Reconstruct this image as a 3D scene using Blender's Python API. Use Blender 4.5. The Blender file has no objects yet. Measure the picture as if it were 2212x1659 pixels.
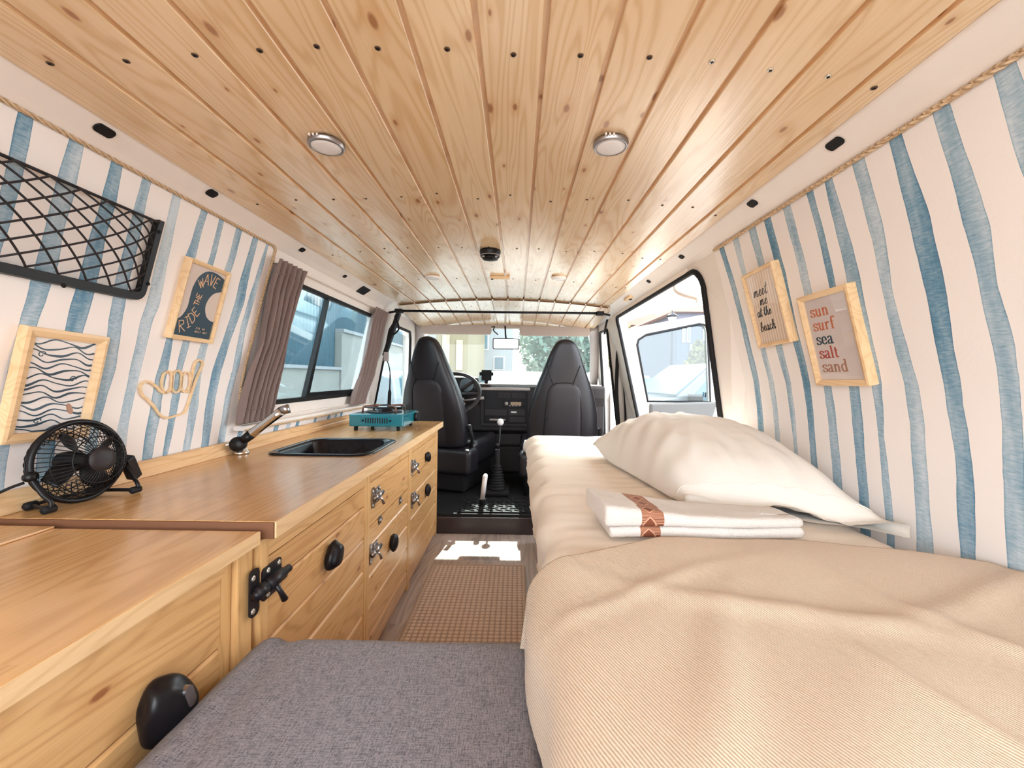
import bpy, bmesh, math, random
from math import sin, cos, pi, atan2, sqrt, radians
from mathutils import Vector, Matrix, noise, geometry

random.seed(7)
SC = bpy.context.scene
COL = SC.collection
V = Vector

# ------------------------------------------------------------------ camera
F = 900.0                      # focal length in pixels of a 2212 px wide frame
U0, V0, TH, CH = 1117.0, 815.0, 0.014, 0.80
cam_d = bpy.data.cameras.new('camera')
cam = bpy.data.objects.new('camera', cam_d)
COL.objects.link(cam)
cam_d.sensor_width = 36.0
cam_d.lens = F / 2212 * 36.0
cam_d.shift_x = -(U0 - 1106) / 2212
cam_d.shift_y = -(829.5 - V0) / 2212
cam_d.clip_start = 0.02
cam_d.clip_end = 300
_r = V((1, 0, TH)).normalized(); _u = V((-TH, 0, 1)).normalized(); _b = _r.cross(_u)
_m = Matrix((_r, _u, _b)).transposed().to_4x4()
_m.translation = V((0, 0, CH))
cam.matrix_world = _m
SC.camera = cam

# ------------------------------------------------------------------ colour, exposure
SC.view_settings.view_transform = 'Standard'
SC.view_settings.look = 'None'
SC.view_settings.gamma = 1.0
SC.view_settings.use_curve_mapping = False
SC.view_settings.exposure = EXPOSURE = 0.92
SC.cycles.use_denoising = True
SC.cycles.max_bounces = 10
SC.cycles.diffuse_bounces = 8
SC.cycles.transparent_max_bounces = 16
SC.cycles.sample_clamp_indirect = 8.0
SC.cycles.caustics_reflective = False
SC.cycles.caustics_refractive = False

# ------------------------------------------------------------------ sky and sun
W = bpy.data.worlds.new('sky'); SC.world = W; W.use_nodes = True
nt = W.node_tree; nt.nodes.clear()
tc = nt.nodes.new('ShaderNodeTexCoord'); sep = nt.nodes.new('ShaderNodeSeparateXYZ')
nt.links.new(tc.outputs['Generated'], sep.inputs[0])
mr = nt.nodes.new('ShaderNodeMapRange')      # even sky strength, the same ahead and behind
mr.inputs['From Min'].default_value = 0.25; mr.inputs['From Max'].default_value = -0.45
mr.inputs['To Min'].default_value = 5.2; mr.inputs['To Max'].default_value = 5.2
nt.links.new(sep.outputs['Y'], mr.inputs['Value'])
mrc = nt.nodes.new('ShaderNodeMixRGB')
mrc.inputs[1].default_value = (0.88, 0.96, 1.0, 1); mrc.inputs[2].default_value = (0.86, 0.94, 1.0, 1)
mr2 = nt.nodes.new('ShaderNodeMapRange')
mr2.inputs['From Min'].default_value = 0.3; mr2.inputs['From Max'].default_value = -0.4
nt.links.new(sep.outputs['Y'], mr2.inputs['Value']); nt.links.new(mr2.outputs[0], mrc.inputs[0])
bg = nt.nodes.new('ShaderNodeBackground'); wo = nt.nodes.new('ShaderNodeOutputWorld')
nt.links.new(mrc.outputs[0], bg.inputs['Color']); nt.links.new(mr.outputs[0], bg.inputs['Strength'])
nt.links.new(bg.outputs[0], wo.inputs[0])
sun_d = bpy.data.lights.new('sun', 'SUN'); sun_d.energy = 9.0; sun_d.angle = 0.009
sun_d.color = (1.0, 0.95, 0.86)
sun = bpy.data.objects.new('sun', sun_d); COL.objects.link(sun)
SUN_E, SUN_A = radians(43), radians(4)
sun.rotation_euler = V((-sin(SUN_A) * cos(SUN_E), -cos(SUN_A) * cos(SUN_E), -sin(SUN_E))).to_track_quat('-Z', 'Y').to_euler()
sun.location = (1, 8, 9)

# ------------------------------------------------------------------ measuring helpers
def ray(u, v):
    a = (u - U0) / F; b = (V0 - v) / F
    return V((a - TH * b, 1.0, b + TH * a))       # direction per unit depth, relative to the camera
def atY(u, v, Y): d = ray(u, v); return V((d.x * Y, Y, CH + d.z * Y))
def atZ(u, v, Z): d = ray(u, v); k = (Z - CH) / d.z; return V((d.x * k, k, Z))
def atX(u, v, X): d = ray(u, v); k = X / d.x; return V((X, k, CH + d.z * k))
CX = -0.078
PROF = [(1.4, .60), (1.175, .643), (1.047, .679), (.917, .708), (.80, .737), (.735, .746), (.61, .757), (.54, .764), (.40, .772), (0.0, .775), (-.3, .775)]
def hw(z):
    for (z1, w1), (z0, w0) in zip(PROF, PROF[1:]):
        if z >= z0: return w0 + (w1 - w0) * (z - z0) / (z1 - z0)
    return PROF[-1][1]
def XL(z, off=0.0): return CX - hw(z) + off
def XR(z, off=0.0): return CX + hw(z) - off
def wallhit(side, u, v):
    d = ray(u, v)
    lo, hi = 0.05, 6.0
    for _ in range(50):
        k = (lo + hi) / 2; z = CH + d.z * k; x = d.x * k
        out = (x < XL(z)) if side < 0 else (x > XR(z))
        if out: hi = k
        else: lo = k
    return V((d.x * k, k, CH + d.z * k))
def wallpt(side, y, z, off=0.0):
    return V((XL(z, off) if side < 0 else XR(z, off), y, z))
CEZ = lambda x: CH + 0.442 - 0.105 * (x - CX) ** 2
def ceilhit(u, v, off=0.0):
    d = ray(u, v); k = .44 / d.z
    for _ in range(20): k = (CEZ(d.x * k) - off - CH) / d.z
    return V((d.x * k, k, CH + d.z * k))

# ------------------------------------------------------------------ mesh collector
WPOS = {}
class MB:
    def __init__(s): s.v = []; s.f = []; s.m = []; s.mi = 0; s.sm = []; s.smooth = False; s.uv = {}; s.tone = {}
    def add(s, verts, faces, smooth=None):
        o = len(s.v); s.v += [V(p) for p in verts]
        for f in faces:
            s.f.append([i + o for i in f]); s.m.append(s.mi); s.sm.append(s.smooth if smooth is None else smooth)
        return o
    def box(s, lo, hi, M=None, bev=0.0):
        x0, y0, z0 = lo; x1, y1, z1 = hi
        b = min(bev, abs(x1 - x0) / 2.1, abs(y1 - y0) / 2.1, abs(z1 - z0) / 2.1)
        if b <= 0:
            vs = [(x, y, z) for z in (z0, z1) for y in (y0, y1) for x in (x0, x1)]
            fs = [(0, 2, 3, 1), (4, 5, 7, 6), (0, 1, 5, 4), (2, 6, 7, 3), (0, 4, 6, 2), (1, 3, 7, 5)]
        else:
            bm = bmesh.new(); bmesh.ops.create_cube(bm, size=1)
            for q in bm.verts: q.co = V(((x0 + x1) / 2 + q.co.x * (x1 - x0), (y0 + y1) / 2 + q.co.y * (y1 - y0), (z0 + z1) / 2 + q.co.z * (z1 - z0)))
            bmesh.ops.bevel(bm, geom=list(bm.edges), offset=b, segments=2, affect='EDGES', profile=.6)
            bm.verts.index_update(); vs = [q.co.copy() for q in bm.verts]; fs = [[q.index for q in f.verts] for f in bm.faces]; bm.free()
        if M is not None: vs = [M @ V(p) for p in vs]
        s.add(vs, fs)
    def tube(s, pts, r, n=8, closed=False, cap=True, flat=None):
        pts = [V(p) for p in pts]; N = len(pts)
        if N < 2: return
        rr = r if isinstance(r, (list, tuple)) else [r] * N
        T = []
        for i in range(N):
            a = pts[(i - 1) % N] if (closed or i > 0) else pts[i]
            b = pts[(i + 1) % N] if (closed or i < N - 1) else pts[i]
            t = (b - a); T.append(t.normalized() if t.length > 1e-9 else V((0, 0, 1)))
        up = V((0, 0, 1)) if abs(T[0].z) < .9 else V((0, 1, 0))
        nrm = (up - T[0] * up.dot(T[0])).normalized(); vs = []; 
        for i in range(N):
            if i:
                ax = T[i - 1].cross(T[i])
                if ax.length > 1e-6: nrm = Matrix.Rotation(T[i - 1].angle(T[i]), 3, ax.normalized()) @ nrm
                nrm = (nrm - T[i] * nrm.dot(T[i])).normalized()
            bn = T[i].cross(nrm)
            for k in range(n):
                a = 2 * pi * k / n
                vs.append(pts[i] + nrm * cos(a) * rr[i] + bn * sin(a) * rr[i])
        fs = []
        for i in range(N if closed else N - 1):
            j = (i + 1) % N
            for k in range(n):
                l = (k + 1) % n; fs.append((i * n + k, i * n + l, j * n + l, j * n + k))
        if not closed and cap: fs.append(tuple(range(n))[::-1]); fs.append(tuple((N - 1) * n + k for k in range(n)))
        s.add(vs, fs, True)
    def lathe(s, prof, M=None, n=32, smooth=True):
        vs = []; fs = []
        for (r, z) in prof:
            for k in range(n): a = 2 * pi * k / n; vs.append(V((r * cos(a), r * sin(a), z)))
        for i in range(len(prof) - 1):
            for k in range(n):
                l = (k + 1) % n; fs.append((i * n + k, i * n + l, (i + 1) * n + l, (i + 1) * n + k))
        if prof[0][0] > 1e-6: fs.append(tuple(range(n))[::-1])
        if prof[-1][0] > 1e-6: fs.append(tuple((len(prof) - 1) * n + k for k in range(n)))
        if M is not None: vs = [M @ p for p in vs]
        s.add(vs, fs, smooth)
    def prism(s, poly, fn, h0, h1, holes=()):
        """poly in 2D, fn(x, y, h) -> 3D; extruded between h0 and h1, with holes"""
        loops = [list(poly)] + [list(h) for h in holes]
        flat = [p for l in loops for p in l]
        tri = geometry.tessellate_polygon([[V((p[0], p[1], 0)) for p in l] for l in loops])
        n = len(flat); vs = [fn(p[0], p[1], h0) for p in flat] + [fn(p[0], p[1], h1) for p in flat]
        fs = [tuple(t) for t in tri] + [tuple(i + n for i in t[::-1]) for t in tri]
        o = 0
        for l in loops:
            m = len(l)
            for i in range(m): j = (i + 1) % m; fs.append((o + i, o + j, n + o + j, n + o + i))
            o += m
        s.add(vs, fs)
    def grid(s, nu, nv, fn, smooth=True, closeu=False):
        vs = [fn(i / (nu - (0 if closeu else 1)), j / (nv - 1)) for j in range(nv) for i in range(nu)]
        fs = []
        for j in range(nv - 1):
            for i in range(nu if closeu else nu - 1):
                k = (i + 1) % nu; fs.append((j * nu + i, j * nu + k, (j + 1) * nu + k, (j + 1) * nu + i))
        return s.add(vs, fs, smooth)
    def build(s, name, mats, parent=None, mods=(), recalc=True):
        mats = mats if isinstance(mats, (list, tuple)) else [mats]
        lo = V([min(p[i] for p in s.v) for i in range(3)]); hi = V([max(p[i] for p in s.v) for i in range(3)])
        c = V(((lo.x + hi.x) / 2, (lo.y + hi.y) / 2, lo.z))
        me = bpy.data.meshes.new(name); me.from_pydata([p - c for p in s.v], [], s.f)
        for m in mats: me.materials.append(m)
        me.polygons.foreach_set('material_index', s.m); me.polygons.foreach_set('use_smooth', s.sm)
        if s.uv:
            L = me.uv_layers.new(name='uv')
            for p in me.polygons:
                for li, vi in zip(p.loop_indices, p.vertices): L.data[li].uv = s.uv.get((p.index, vi), s.uv.get(vi, (0, 0)))
        if s.tone:
            A = me.attributes.new('tone', 'FLOAT', 'FACE')
            for i in range(len(me.polygons)): A.data[i].value = s.tone.get(i, 0.0)
        me.update()
        if recalc:
            bm = bmesh.new(); bm.from_mesh(me); bmesh.ops.recalc_face_normals(bm, faces=bm.faces); bm.to_mesh(me); bm.free()
        o = bpy.data.objects.new(name, me); COL.objects.link(o); o.location = c; WPOS[o.name] = c
        if parent is not None:
            o.parent = parent; o.matrix_parent_inverse = Matrix.Translation(-WPOS[parent.name])
        for kind, kw in mods:
            md = o.modifiers.new(kind.lower(), kind)
            for k_, v_ in kw.items(): setattr(md, k_, v_)
        return o
SUB = lambda n: ('SUBSURF', dict(levels=n, render_levels=n))
SOL = lambda t, off=0: ('SOLIDIFY', dict(thickness=t, offset=off))
BEV = lambda w, n=2: ('BEVEL', dict(width=w, segments=n, limit_method='ANGLE', angle_limit=radians(40)))
def tag(o, label, cat, group=None):
    o['label'] = label; o['category'] = cat
    if group: o['group'] = group
    return o
def struct(o): o['kind'] = 'structure'; return o
def empty(name, loc, label, cat, group=None):
    o = bpy.data.objects.new(name, None); COL.objects.link(o); o.location = V(loc); WPOS[o.name] = V(loc)
    o.empty_display_size = .05
    return tag(o, label, cat, group)
def copy_tree(o, parent=None, loc=None, rz=None, label=None):
    c = o.copy(); COL.objects.link(c); WPOS[c.name] = WPOS[o.name]
    if parent is not None: c.parent = parent; c.matrix_parent_inverse = o.matrix_parent_inverse.copy()
    if loc is not None: c.location = loc
    if rz is not None: c.rotation_euler = (0, 0, rz)
    if label: c['label'] = label
    for ch in list(o.children):
        copy_tree(ch, c)
    return c
def rotabout(c, ax, ang): return Matrix.Translation(c) @ Matrix.Rotation(ang, 4, ax) @ Matrix.Translation(-V(c))
def frameM(o, x, y, z): m = Matrix((V(x).normalized(), V(y).normalized(), V(z).normalized())).transposed().to_4x4(); m.translation = V(o); return m
def axisM(o, z):
    z = V(z).normalized(); q = z.to_track_quat('Z', 'Y').to_matrix().to_4x4(); q.translation = V(o); return q
def smooth_path(pts, n=6, closed=False):
    pts = [V(p) for p in pts]; N = len(pts); out = []
    for i in range(N if closed else N - 1):
        p0 = pts[(i - 1) % N] if (closed or i > 0) else pts[i] * 2 - pts[i + 1]
        p1 = pts[i]; p2 = pts[(i + 1) % N]
        p3 = pts[(i + 2) % N] if (closed or i < N - 2) else p2 * 2 - p1
        for k in range(n):
            t = k / n
            out.append(((p1 * 2) + (p2 - p0) * t + (p0 * 2 - p1 * 5 + p2 * 4 - p3) * t * t + (p1 * 3 - p0 - p2 * 3 + p3) * t ** 3) / 2)
    if not closed: out.append(pts[-1])
    return out
def rrect(x0, y0, x1, y1, r, n=6):
    out = []
    for cx, cy, a0 in ((x1 - r, y1 - r, 0), (x0 + r, y1 - r, 90), (x0 + r, y0 + r, 180), (x1 - r, y0 + r, 270)):
        for k in range(n + 1): a = radians(a0 + 90 * k / n); out.append((cx + r * cos(a), cy + r * sin(a)))
    return out

# ------------------------------------------------------------------ materials
def mat(name, color, rough=.6, metal=0.0, coat=0.0, spec=.5, bump=None, **kw):
    m = bpy.data.materials.new(name); m.use_nodes = True
    b = m.node_tree.nodes['Principled BSDF']
    b.inputs['Base Color'].default_value = (*color, 1); b.inputs['Roughness'].default_value = rough
    b.inputs['Metallic'].default_value = metal; b.inputs['Coat Weight'].default_value = coat
    b.inputs['Specular IOR Level'].default_value = spec
    N = m.node_tree.nodes; L = m.node_tree.links
    if kw.get('sheen'): b.inputs['Sheen Weight'].default_value = kw['sheen']
    t = N.new('ShaderNodeTexCoord')
    nz = N.new('ShaderNodeTexNoise'); nz.inputs['Scale'].default_value = (bump or (60, .0))[0]; nz.inputs['Detail'].default_value = 4
    L.new(t.outputs['Object'], nz.inputs['Vector'])
    var = kw.get('var', .06)
    mx = N.new('ShaderNodeMixRGB'); mx.blend_type = 'MULTIPLY'; mx.inputs[0].default_value = 1
    rmp = N.new('ShaderNodeMapRange'); rmp.inputs['To Min'].default_value = 1 - var; rmp.inputs['To Max'].default_value = 1 + var
    nz2 = N.new('ShaderNodeTexNoise'); nz2.inputs['Scale'].default_value = kw.get('vscale', 9); nz2.inputs['Detail'].default_value = 3
    L.new(t.outputs['Object'], nz2.inputs['Vector']); L.new(nz2.outputs['Fac'], rmp.inputs['Value'])
    mx.inputs[1].default_value = (*color, 1); L.new(rmp.outputs[0], mx.inputs[2]); L.new(mx.outputs[0], b.inputs['Base Color'])
    if bump:
        bp = N.new('ShaderNodeBump'); bp.inputs['Strength'].default_value = bump[1]; bp.inputs['Distance'].default_value = .002
        L.new(nz.outputs['Fac'], bp.inputs['Height']); L.new(bp.outputs[0], b.inputs['Normal'])
    return m
def node(m, kind, **kw):
    n = m.node_tree.nodes.new(kind)
    for k, v in kw.items():
        if k.startswith('_'): setattr(n, k[1:], v)
        else: n.inputs[k.replace('__', ' ')].default_value = v
    return n
def mth(m, op, a, b=None, c=None):
    n = m.node_tree.nodes.new('ShaderNodeMath'); n.operation = op
    for i, x in enumerate((a, b, c)):
        if x is None: continue
        if isinstance(x, (int, float)): n.inputs[i].default_value = x
        else: m.node_tree.links.new(x, n.inputs[i])
    return n.outputs[0]
def ramp(m, fac, stops):
    n = m.node_tree.nodes.new('ShaderNodeValToRGB'); e = n.color_ramp.elements
    while len(e) < len(stops): e.new(.5)
    for i, (p, c) in enumerate(stops): e[i].position = p; e[i].color = (*c, 1) if len(c) == 3 else c
    m.node_tree.links.new(fac, n.inputs[0]); return n.outputs[0]
def wood(name, light, dark, axis='Y', grain=1.0, knots=.5, rough=.32, coat=.3, staves=None, bumps=.25, knot_scale=5.0):
    """pine or beech: long soft rings, fine fibre lines, a few knots; 'tone' (face attribute) shifts each board"""
    m = bpy.data.materials.new(name); m.use_nodes = True; N = m.node_tree.nodes; L = m.node_tree.links
    b = N['Principled BSDF']; b.inputs['Roughness'].default_value = rough; b.inputs['Coat Weight'].default_value = coat; b.inputs['Coat Roughness'].default_value = .22
    t = N.new('ShaderNodeTexCoord'); sx = N.new('ShaderNodeSeparateXYZ'); L.new(t.outputs['Object'], sx.inputs[0])
    o = {'X': sx.outputs[0], 'Y': sx.outputs[1], 'Z': sx.outputs[2]}
    g = o[axis]; rest = [o[k] for k in 'XYZ' if k != axis]
    at = N.new('ShaderNodeAttribute'); at.attribute_name = 'tone'; tone = at.outputs['Fac']
    if staves:     # glued-up staves: random tone per cell
        row = mth(m, 'FLOOR', mth(m, 'DIVIDE', rest[0], staves[0]))
        colm = mth(m, 'FLOOR', mth(m, 'DIVIDE', mth(m, 'ADD', g, mth(m, 'MULTIPLY', mth(m, 'FRACT', mth(m, 'MULTIPLY', row, .618)), staves[1])), staves[1]))
        wn = node(m, 'ShaderNodeTexWhiteNoise', _noise_dimensions='2D'); cb = N.new('ShaderNodeCombineXYZ')
        L.new(row, cb.inputs[0]); L.new(colm, cb.inputs[1]); L.new(cb.outputs[0], wn.inputs['Vector']); tone = wn.outputs['Value']
    cb = N.new('ShaderNodeCombineXYZ')
    L.new(mth(m, 'ADD', mth(m, 'MULTIPLY', g, 1.0 * grain), mth(m, 'MULTIPLY', tone, 37.0)), cb.inputs[0])
    L.new(mth(m, 'MULTIPLY', rest[0], 9.0 * grain), cb.inputs[1]); L.new(mth(m, 'MULTIPLY', rest[1], 9.0 * grain), cb.inputs[2])
    n1 = node(m, 'ShaderNodeTexNoise', Scale=1.1, Detail=2.0, Distortion=.4); L.new(cb.outputs[0], n1.inputs['Vector'])
    rings = mth(m, 'SINE', mth(m, 'MULTIPLY', n1.outputs['Fac'], 120.0))
    rings = mth(m, 'POWER', mth(m, 'MULTIPLY_ADD', rings, .5, .5), 2.5)
    cb2 = N.new('ShaderNodeCombineXYZ')
    L.new(mth(m, 'ADD', mth(m, 'MULTIPLY', g, 4.0), tone), cb2.inputs[0]); L.new(mth(m, 'MULTIPLY', rest[0], 260.0), cb2.inputs[1]); L.new(mth(m, 'MULTIPLY', rest[1], 260.0), cb2.inputs[2])
    n2 = node(m, 'ShaderNodeTexNoise', Scale=1.0, Detail=3.0); L.new(cb2.outputs[0], n2.inputs['Vector'])
    n3 = node(m, 'ShaderNodeTexNoise', Scale=2.2, Detail=3.0); L.new(cb.outputs[0], n3.inputs['Vector'])
    dk = mth(m, 'MULTIPLY', rings, .40); dk = mth(m, 'ADD', dk, mth(m, 'MULTIPLY', n2.outputs['Fac'], .30))
    dk = mth(m, 'ADD', dk, mth(m, 'MULTIPLY', n3.outputs['Fac'], .45)); dk = mth(m, 'ADD', dk, mth(m, 'MULTIPLY', tone, .30 if not staves else .35)); dk = mth(m, 'SUBTRACT', dk, .40)
    col = ramp(m, dk, [(0, light), (.9, dark)])
    if knots:
        cb3 = N.new('ShaderNodeCombineXYZ')
        L.new(mth(m, 'ADD', mth(m, 'MULTIPLY', g, knot_scale), mth(m, 'MULTIPLY', tone, 11.0)), cb3.inputs[0]); L.new(mth(m, 'MULTIPLY', mth(m, 'ADD', rest[0], rest[1]), knot_scale * 2.4), cb3.inputs[1])
        vo = node(m, 'ShaderNodeTexVoronoi', _voronoi_dimensions='2D', Scale=1.0); L.new(cb3.outputs[0], vo.inputs['Vector'])
        s3 = N.new('ShaderNodeSeparateXYZ'); L.new(vo.outputs['Color'], s3.inputs[0])
        rad = mth(m, 'MULTIPLY', mth(m, 'GREATER_THAN', s3.outputs[0], 1 - knots), mth(m, 'MULTIPLY_ADD', s3.outputs[1], .065, .03))
        k = mth(m, 'SUBTRACT', 1.0, mth(m, 'DIVIDE', vo.outputs['Distance'], mth(m, 'MAXIMUM', rad, .0001)))
        k = mth(m, 'MULTIPLY', mth(m, 'MAXIMUM', mth(m, 'MINIMUM', mth(m, 'MULTIPLY', k, 2.2), 1.0), 0.0), mth(m, 'GREATER_THAN', rad, .01))
        halo = mth(m, 'MULTIPLY', mth(m, 'MAXIMUM', mth(m, 'SUBTRACT', 1.0, mth(m, 'DIVIDE', vo.outputs['Distance'], mth(m, 'MAXIMUM', mth(m, 'MULTIPLY', rad, 3.0), .0001))), 0.0), mth(m, 'GREATER_THAN', rad, .01))
        mh = N.new('ShaderNodeMixRGB'); L.new(mth(m, 'MULTIPLY', halo, .55), mh.inputs[0]); L.new(col, mh.inputs[1]); mh.inputs[2].default_value = (dark[0] * .95, dark[1] * .8, dark[2] * .6, 1)
        mk = N.new('ShaderNodeMixRGB'); L.new(mth(m, 'MULTIPLY', k, .8), mk.inputs[0]); L.new(mh.outputs[0], mk.inputs[1]); mk.inputs[2].default_value = (dark[0] * .50, dark[1] * .30, dark[2] * .22, 1); col = mk.outputs[0]
    L.new(col, b.inputs['Base Color'])
    bp = node(m, 'ShaderNodeBump', Strength=bumps, Distance=.0015); L.new(mth(m, 'ADD', n2.outputs['Fac'], mth(m, 'MULTIPLY', n3.outputs['Fac'], 2.0)), bp.inputs['Height']); L.new(bp.outputs[0], b.inputs['Normal'])
    return m
def glass(name, tint=(1, 1, 1), gloss=.07):
    m = bpy.data.materials.new(name); m.use_nodes = True; N = m.node_tree.nodes; L = m.node_tree.links; N.clear()
    tr = N.new('ShaderNodeBsdfTransparent'); tr.inputs[0].default_value = (*tint, 1)
    gl = N.new('ShaderNodeBsdfGlossy'); gl.inputs['Roughness'].default_value = .02
    lw = N.new('ShaderNodeLayerWeight'); lw.inputs[0].default_value = .25
    mm = N.new('ShaderNodeMath'); mm.operation = 'MULTIPLY_ADD'; mm.inputs[1].default_value = .35 if gloss > .05 else .08; mm.inputs[2].default_value = gloss; L.new(lw.outputs['Fresnel'], mm.inputs[0])
    mx = N.new('ShaderNodeMixShader'); L.new(mm.outputs[0], mx.inputs[0]); L.new(tr.outputs[0], mx.inputs[1]); L.new(gl.outputs[0], mx.inputs[2])
    o = N.new('ShaderNodeOutputMaterial'); L.new(mx.outputs[0], o.inputs[0]); return m
def weave(name, c1, c2, scale, kind='twill', rough=.9, bump=.5, ax=(0, 1)):
    m = bpy.data.materials.new(name); m.use_nodes = True; N = m.node_tree.nodes; L = m.node_tree.links
    b = N['Principled BSDF']; b.inputs['Roughness'].default_value = rough; b.inputs['Sheen Weight'].default_value = .15; b.inputs['Specular IOR Level'].default_value = .2
    t = N.new('ShaderNodeTexCoord'); s = N.new('ShaderNodeSeparateXYZ'); L.new(t.outputs['Object'], s.inputs[0])
    if kind == 'twill':
        nz = node(m, 'ShaderNodeTexNoise', Scale=40.0, Detail=3.0); L.new(t.outputs['Object'], nz.inputs['Vector'])
        d = mth(m, 'ADD', mth(m, 'ADD', mth(m, 'MULTIPLY', s.outputs[0], 1.3), mth(m, 'MULTIPLY', s.outputs[1], .62)), mth(m, 'MULTIPLY', s.outputs[2], 1.0))
        h = mth(m, 'MULTIPLY_ADD', mth(m, 'SINE', mth(m, 'ADD', mth(m, 'MULTIPLY', d, scale), mth(m, 'MULTIPLY', nz.outputs['Fac'], 3.0))), .5, .5)
        n2 = node(m, 'ShaderNodeTexNoise', Scale=350.0, Detail=2.0); L.new(t.outputs['Object'], n2.inputs['Vector'])
        h = mth(m, 'ADD', mth(m, 'MULTIPLY', h, .65), mth(m, 'MULTIPLY', n2.outputs['Fac'], .5))
    elif kind == 'heather':
        hs = []
        for k, sc in ((0, (scale, 60, 90)), (1, (60, scale, 90))):
            mp = node(m, 'ShaderNodeMapping'); mp.inputs['Scale'].default_value = sc; L.new(t.outputs['Object'], mp.inputs['Vector'])
            nz = node(m, 'ShaderNodeTexNoise', Scale=1.0, Detail=4.0, Roughness=.7); L.new(mp.outputs[0], nz.inputs['Vector']); hs.append(nz.outputs['Fac'])
        n2 = node(m, 'ShaderNodeTexNoise', Scale=500.0, Detail=1.0); L.new(t.outputs['Object'], n2.inputs['Vector'])
        h = mth(m, 'ADD', mth(m, 'ADD', hs[0], hs[1]), mth(m, 'MULTIPLY', n2.outputs['Fac'], .6)); h = mth(m, 'MULTIPLY_ADD', h, 2.2, -2.3)
    elif kind == 'terry':
        nz = node(m, 'ShaderNodeTexNoise', Scale=scale, Detail=3.0, Roughness=.7); L.new(t.outputs['Object'], nz.inputs['Vector']); h = nz.outputs['Fac']
    else:          # 'grid' of raised knots
        a = mth(m, 'ABSOLUTE', mth(m, 'SINE', mth(m, 'MULTIPLY', s.outputs[0], scale))); c = mth(m, 'ABSOLUTE', mth(m, 'SINE', mth(m, 'MULTIPLY', s.outputs[1], scale)))
        nz = node(m, 'ShaderNodeTexNoise', Scale=60.0, Detail=3.0); L.new(t.outputs['Object'], nz.inputs['Vector'])
        h = mth(m, 'ADD', mth(m, 'POWER', mth(m, 'MULTIPLY', a, c), .8), mth(m, 'MULTIPLY_ADD', nz.outputs['Fac'], .5, -.2))
    L.new(ramp(m, h, [(0.05, c2), (.85, c1)]), b.inputs['Base Color'])
    bp = node(m, 'ShaderNodeBump', Strength=bump, Distance=.003); L.new(h, bp.inputs['Height']); L.new(bp.outputs[0], b.inputs['Normal'])
    return m

M = {}
M['plank'] = wood('pine_ceiling_boards', (.84, .63, .40), (.62, .375, .175), 'Y', knots=.5, rough=.27, coat=.9, knot_scale=6.0)
M['cab'] = wood('pine_cabinet_fronts', (.73, .435, .19), (.47, .225, .075), 'Y', knots=.34, rough=.38, coat=.25, knot_scale=6)
M['cabz'] = wood('pine_upright_posts', (.71, .425, .18), (.46, .22, .075), 'Z', knots=.1, rough=.4, coat=.2)
M['top'] = wood('beech_worktop', (.64, .365, .150), (.44, .215, .075), 'Y', knots=0, rough=.26, coat=.4, staves=(.105, .62), grain=.8, bumps=.06)
M['edge'] = wood('pale_worktop_edge', (.78, .53, .29), (.58, .34, .15), 'Y', knots=0, rough=.4, coat=.2)
M['framew'] = wood('pale_frame_wood', (.82, .60, .36), (.66, .42, .21), 'Y', knots=0, rough=.5, coat=.05)
M['floor'] = wood('grey_vinyl_floor', (.50, .42, .38), (.24, .185, .165), 'Y', knots=0, rough=.35, coat=.1, staves=(.15, .62), grain=.7)
M['white'] = mat('white_metal', (.83, .76, .71), .42, bump=(300, .05))
M['cream'] = mat('cream_enamel', (.80, .73, .675), .4)
M['black'] = mat('black_plastic', (.005, .004, .005), .42, spec=.3, bump=(200, .1))
M['rubber'] = mat('black_rubber', (.008, .007, .008), .65, spec=.25)
M['gloss'] = mat('black_enamel', (.004, .003, .005), .22, coat=.12, spec=.25)
M['iron'] = mat('black_iron', (.008, .006, .009), .42, spec=.4)
M['chrome'] = mat('chrome', (.72, .70, .68), .12, metal=1.0)
M['steel'] = mat('brushed_steel', (.40, .38, .39), .3, metal=1.0)
M['rope'] = weave('jute_rope', (.74, .54, .35), (.40, .25, .13), 700, 'twill', bump=.8)
M['teal'] = mat('teal_enamel', (.006, .155, .205), .22, coat=.6)
M['grey_trim'] = mat('grey_vinyl_trim', (.42, .37, .35), .55, bump=(250, .2))
M['visor'] = mat('beige_visor_vinyl', (.50, .42, .38), .6, bump=(250, .2))
M['leather'] = mat('black_leather', (.012, .010, .013), .36, spec=.42, bump=(160, .25))
M['dash'] = mat('dark_dashboard', (.022, .017, .018), .5, spec=.3, bump=(300, .2))
M['dash2'] = mat('darker_dashboard_panels', (.006, .004, .006), .5, spec=.25)
M['lamp'] = mat('frosted_lamp', (.78, .74, .73), .4)
M['knob'] = mat('black_pebble', (.005, .004, .006), .38, spec=.35, bump=(40, .2))
M['sheet'] = mat('cream_sheet', (.77, .675, .57), .85, sheen=.1, var=.04, vscale=3, bump=(300, .15))
M['pillow'] = mat('ivory_pillowcase', (.74, .69, .63), .85, sheen=.1, var=.03, bump=(400, .12))
M['blanket'] = weave('sand_twill_blanket', (.72, .575, .445), (.49, .355, .245), 1500, 'twill', bump=.45)
M['towel'] = weave('white_terry', (.90, .84, .79), (.70, .62, .56), 500, 'terry', bump=.9)
M['heather'] = weave('grey_heather_cloth', (.27, .25, .275), (.085, .08, .10), 900, 'heather', bump=.35)
M['rug'] = weave('beige_knotted_rug', (.70, .60, .545), (.38, .30, .26), 175, 'grid', bump=1.0)
M['rugb'] = weave('rug_binding', (.60, .49, .42), (.45, .35, .29), 900, 'terry', bump=.6)
M['curtain'] = mat('taupe_curtain_cloth', (.205, .145, .130), .85, sheen=.2, bump=(500, .2))
M['glass'] = glass('clear_window_glass', (.82, .88, .89))
M['glassp'] = glass('thin_print_glass', (1, 1, 1), .012)
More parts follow.
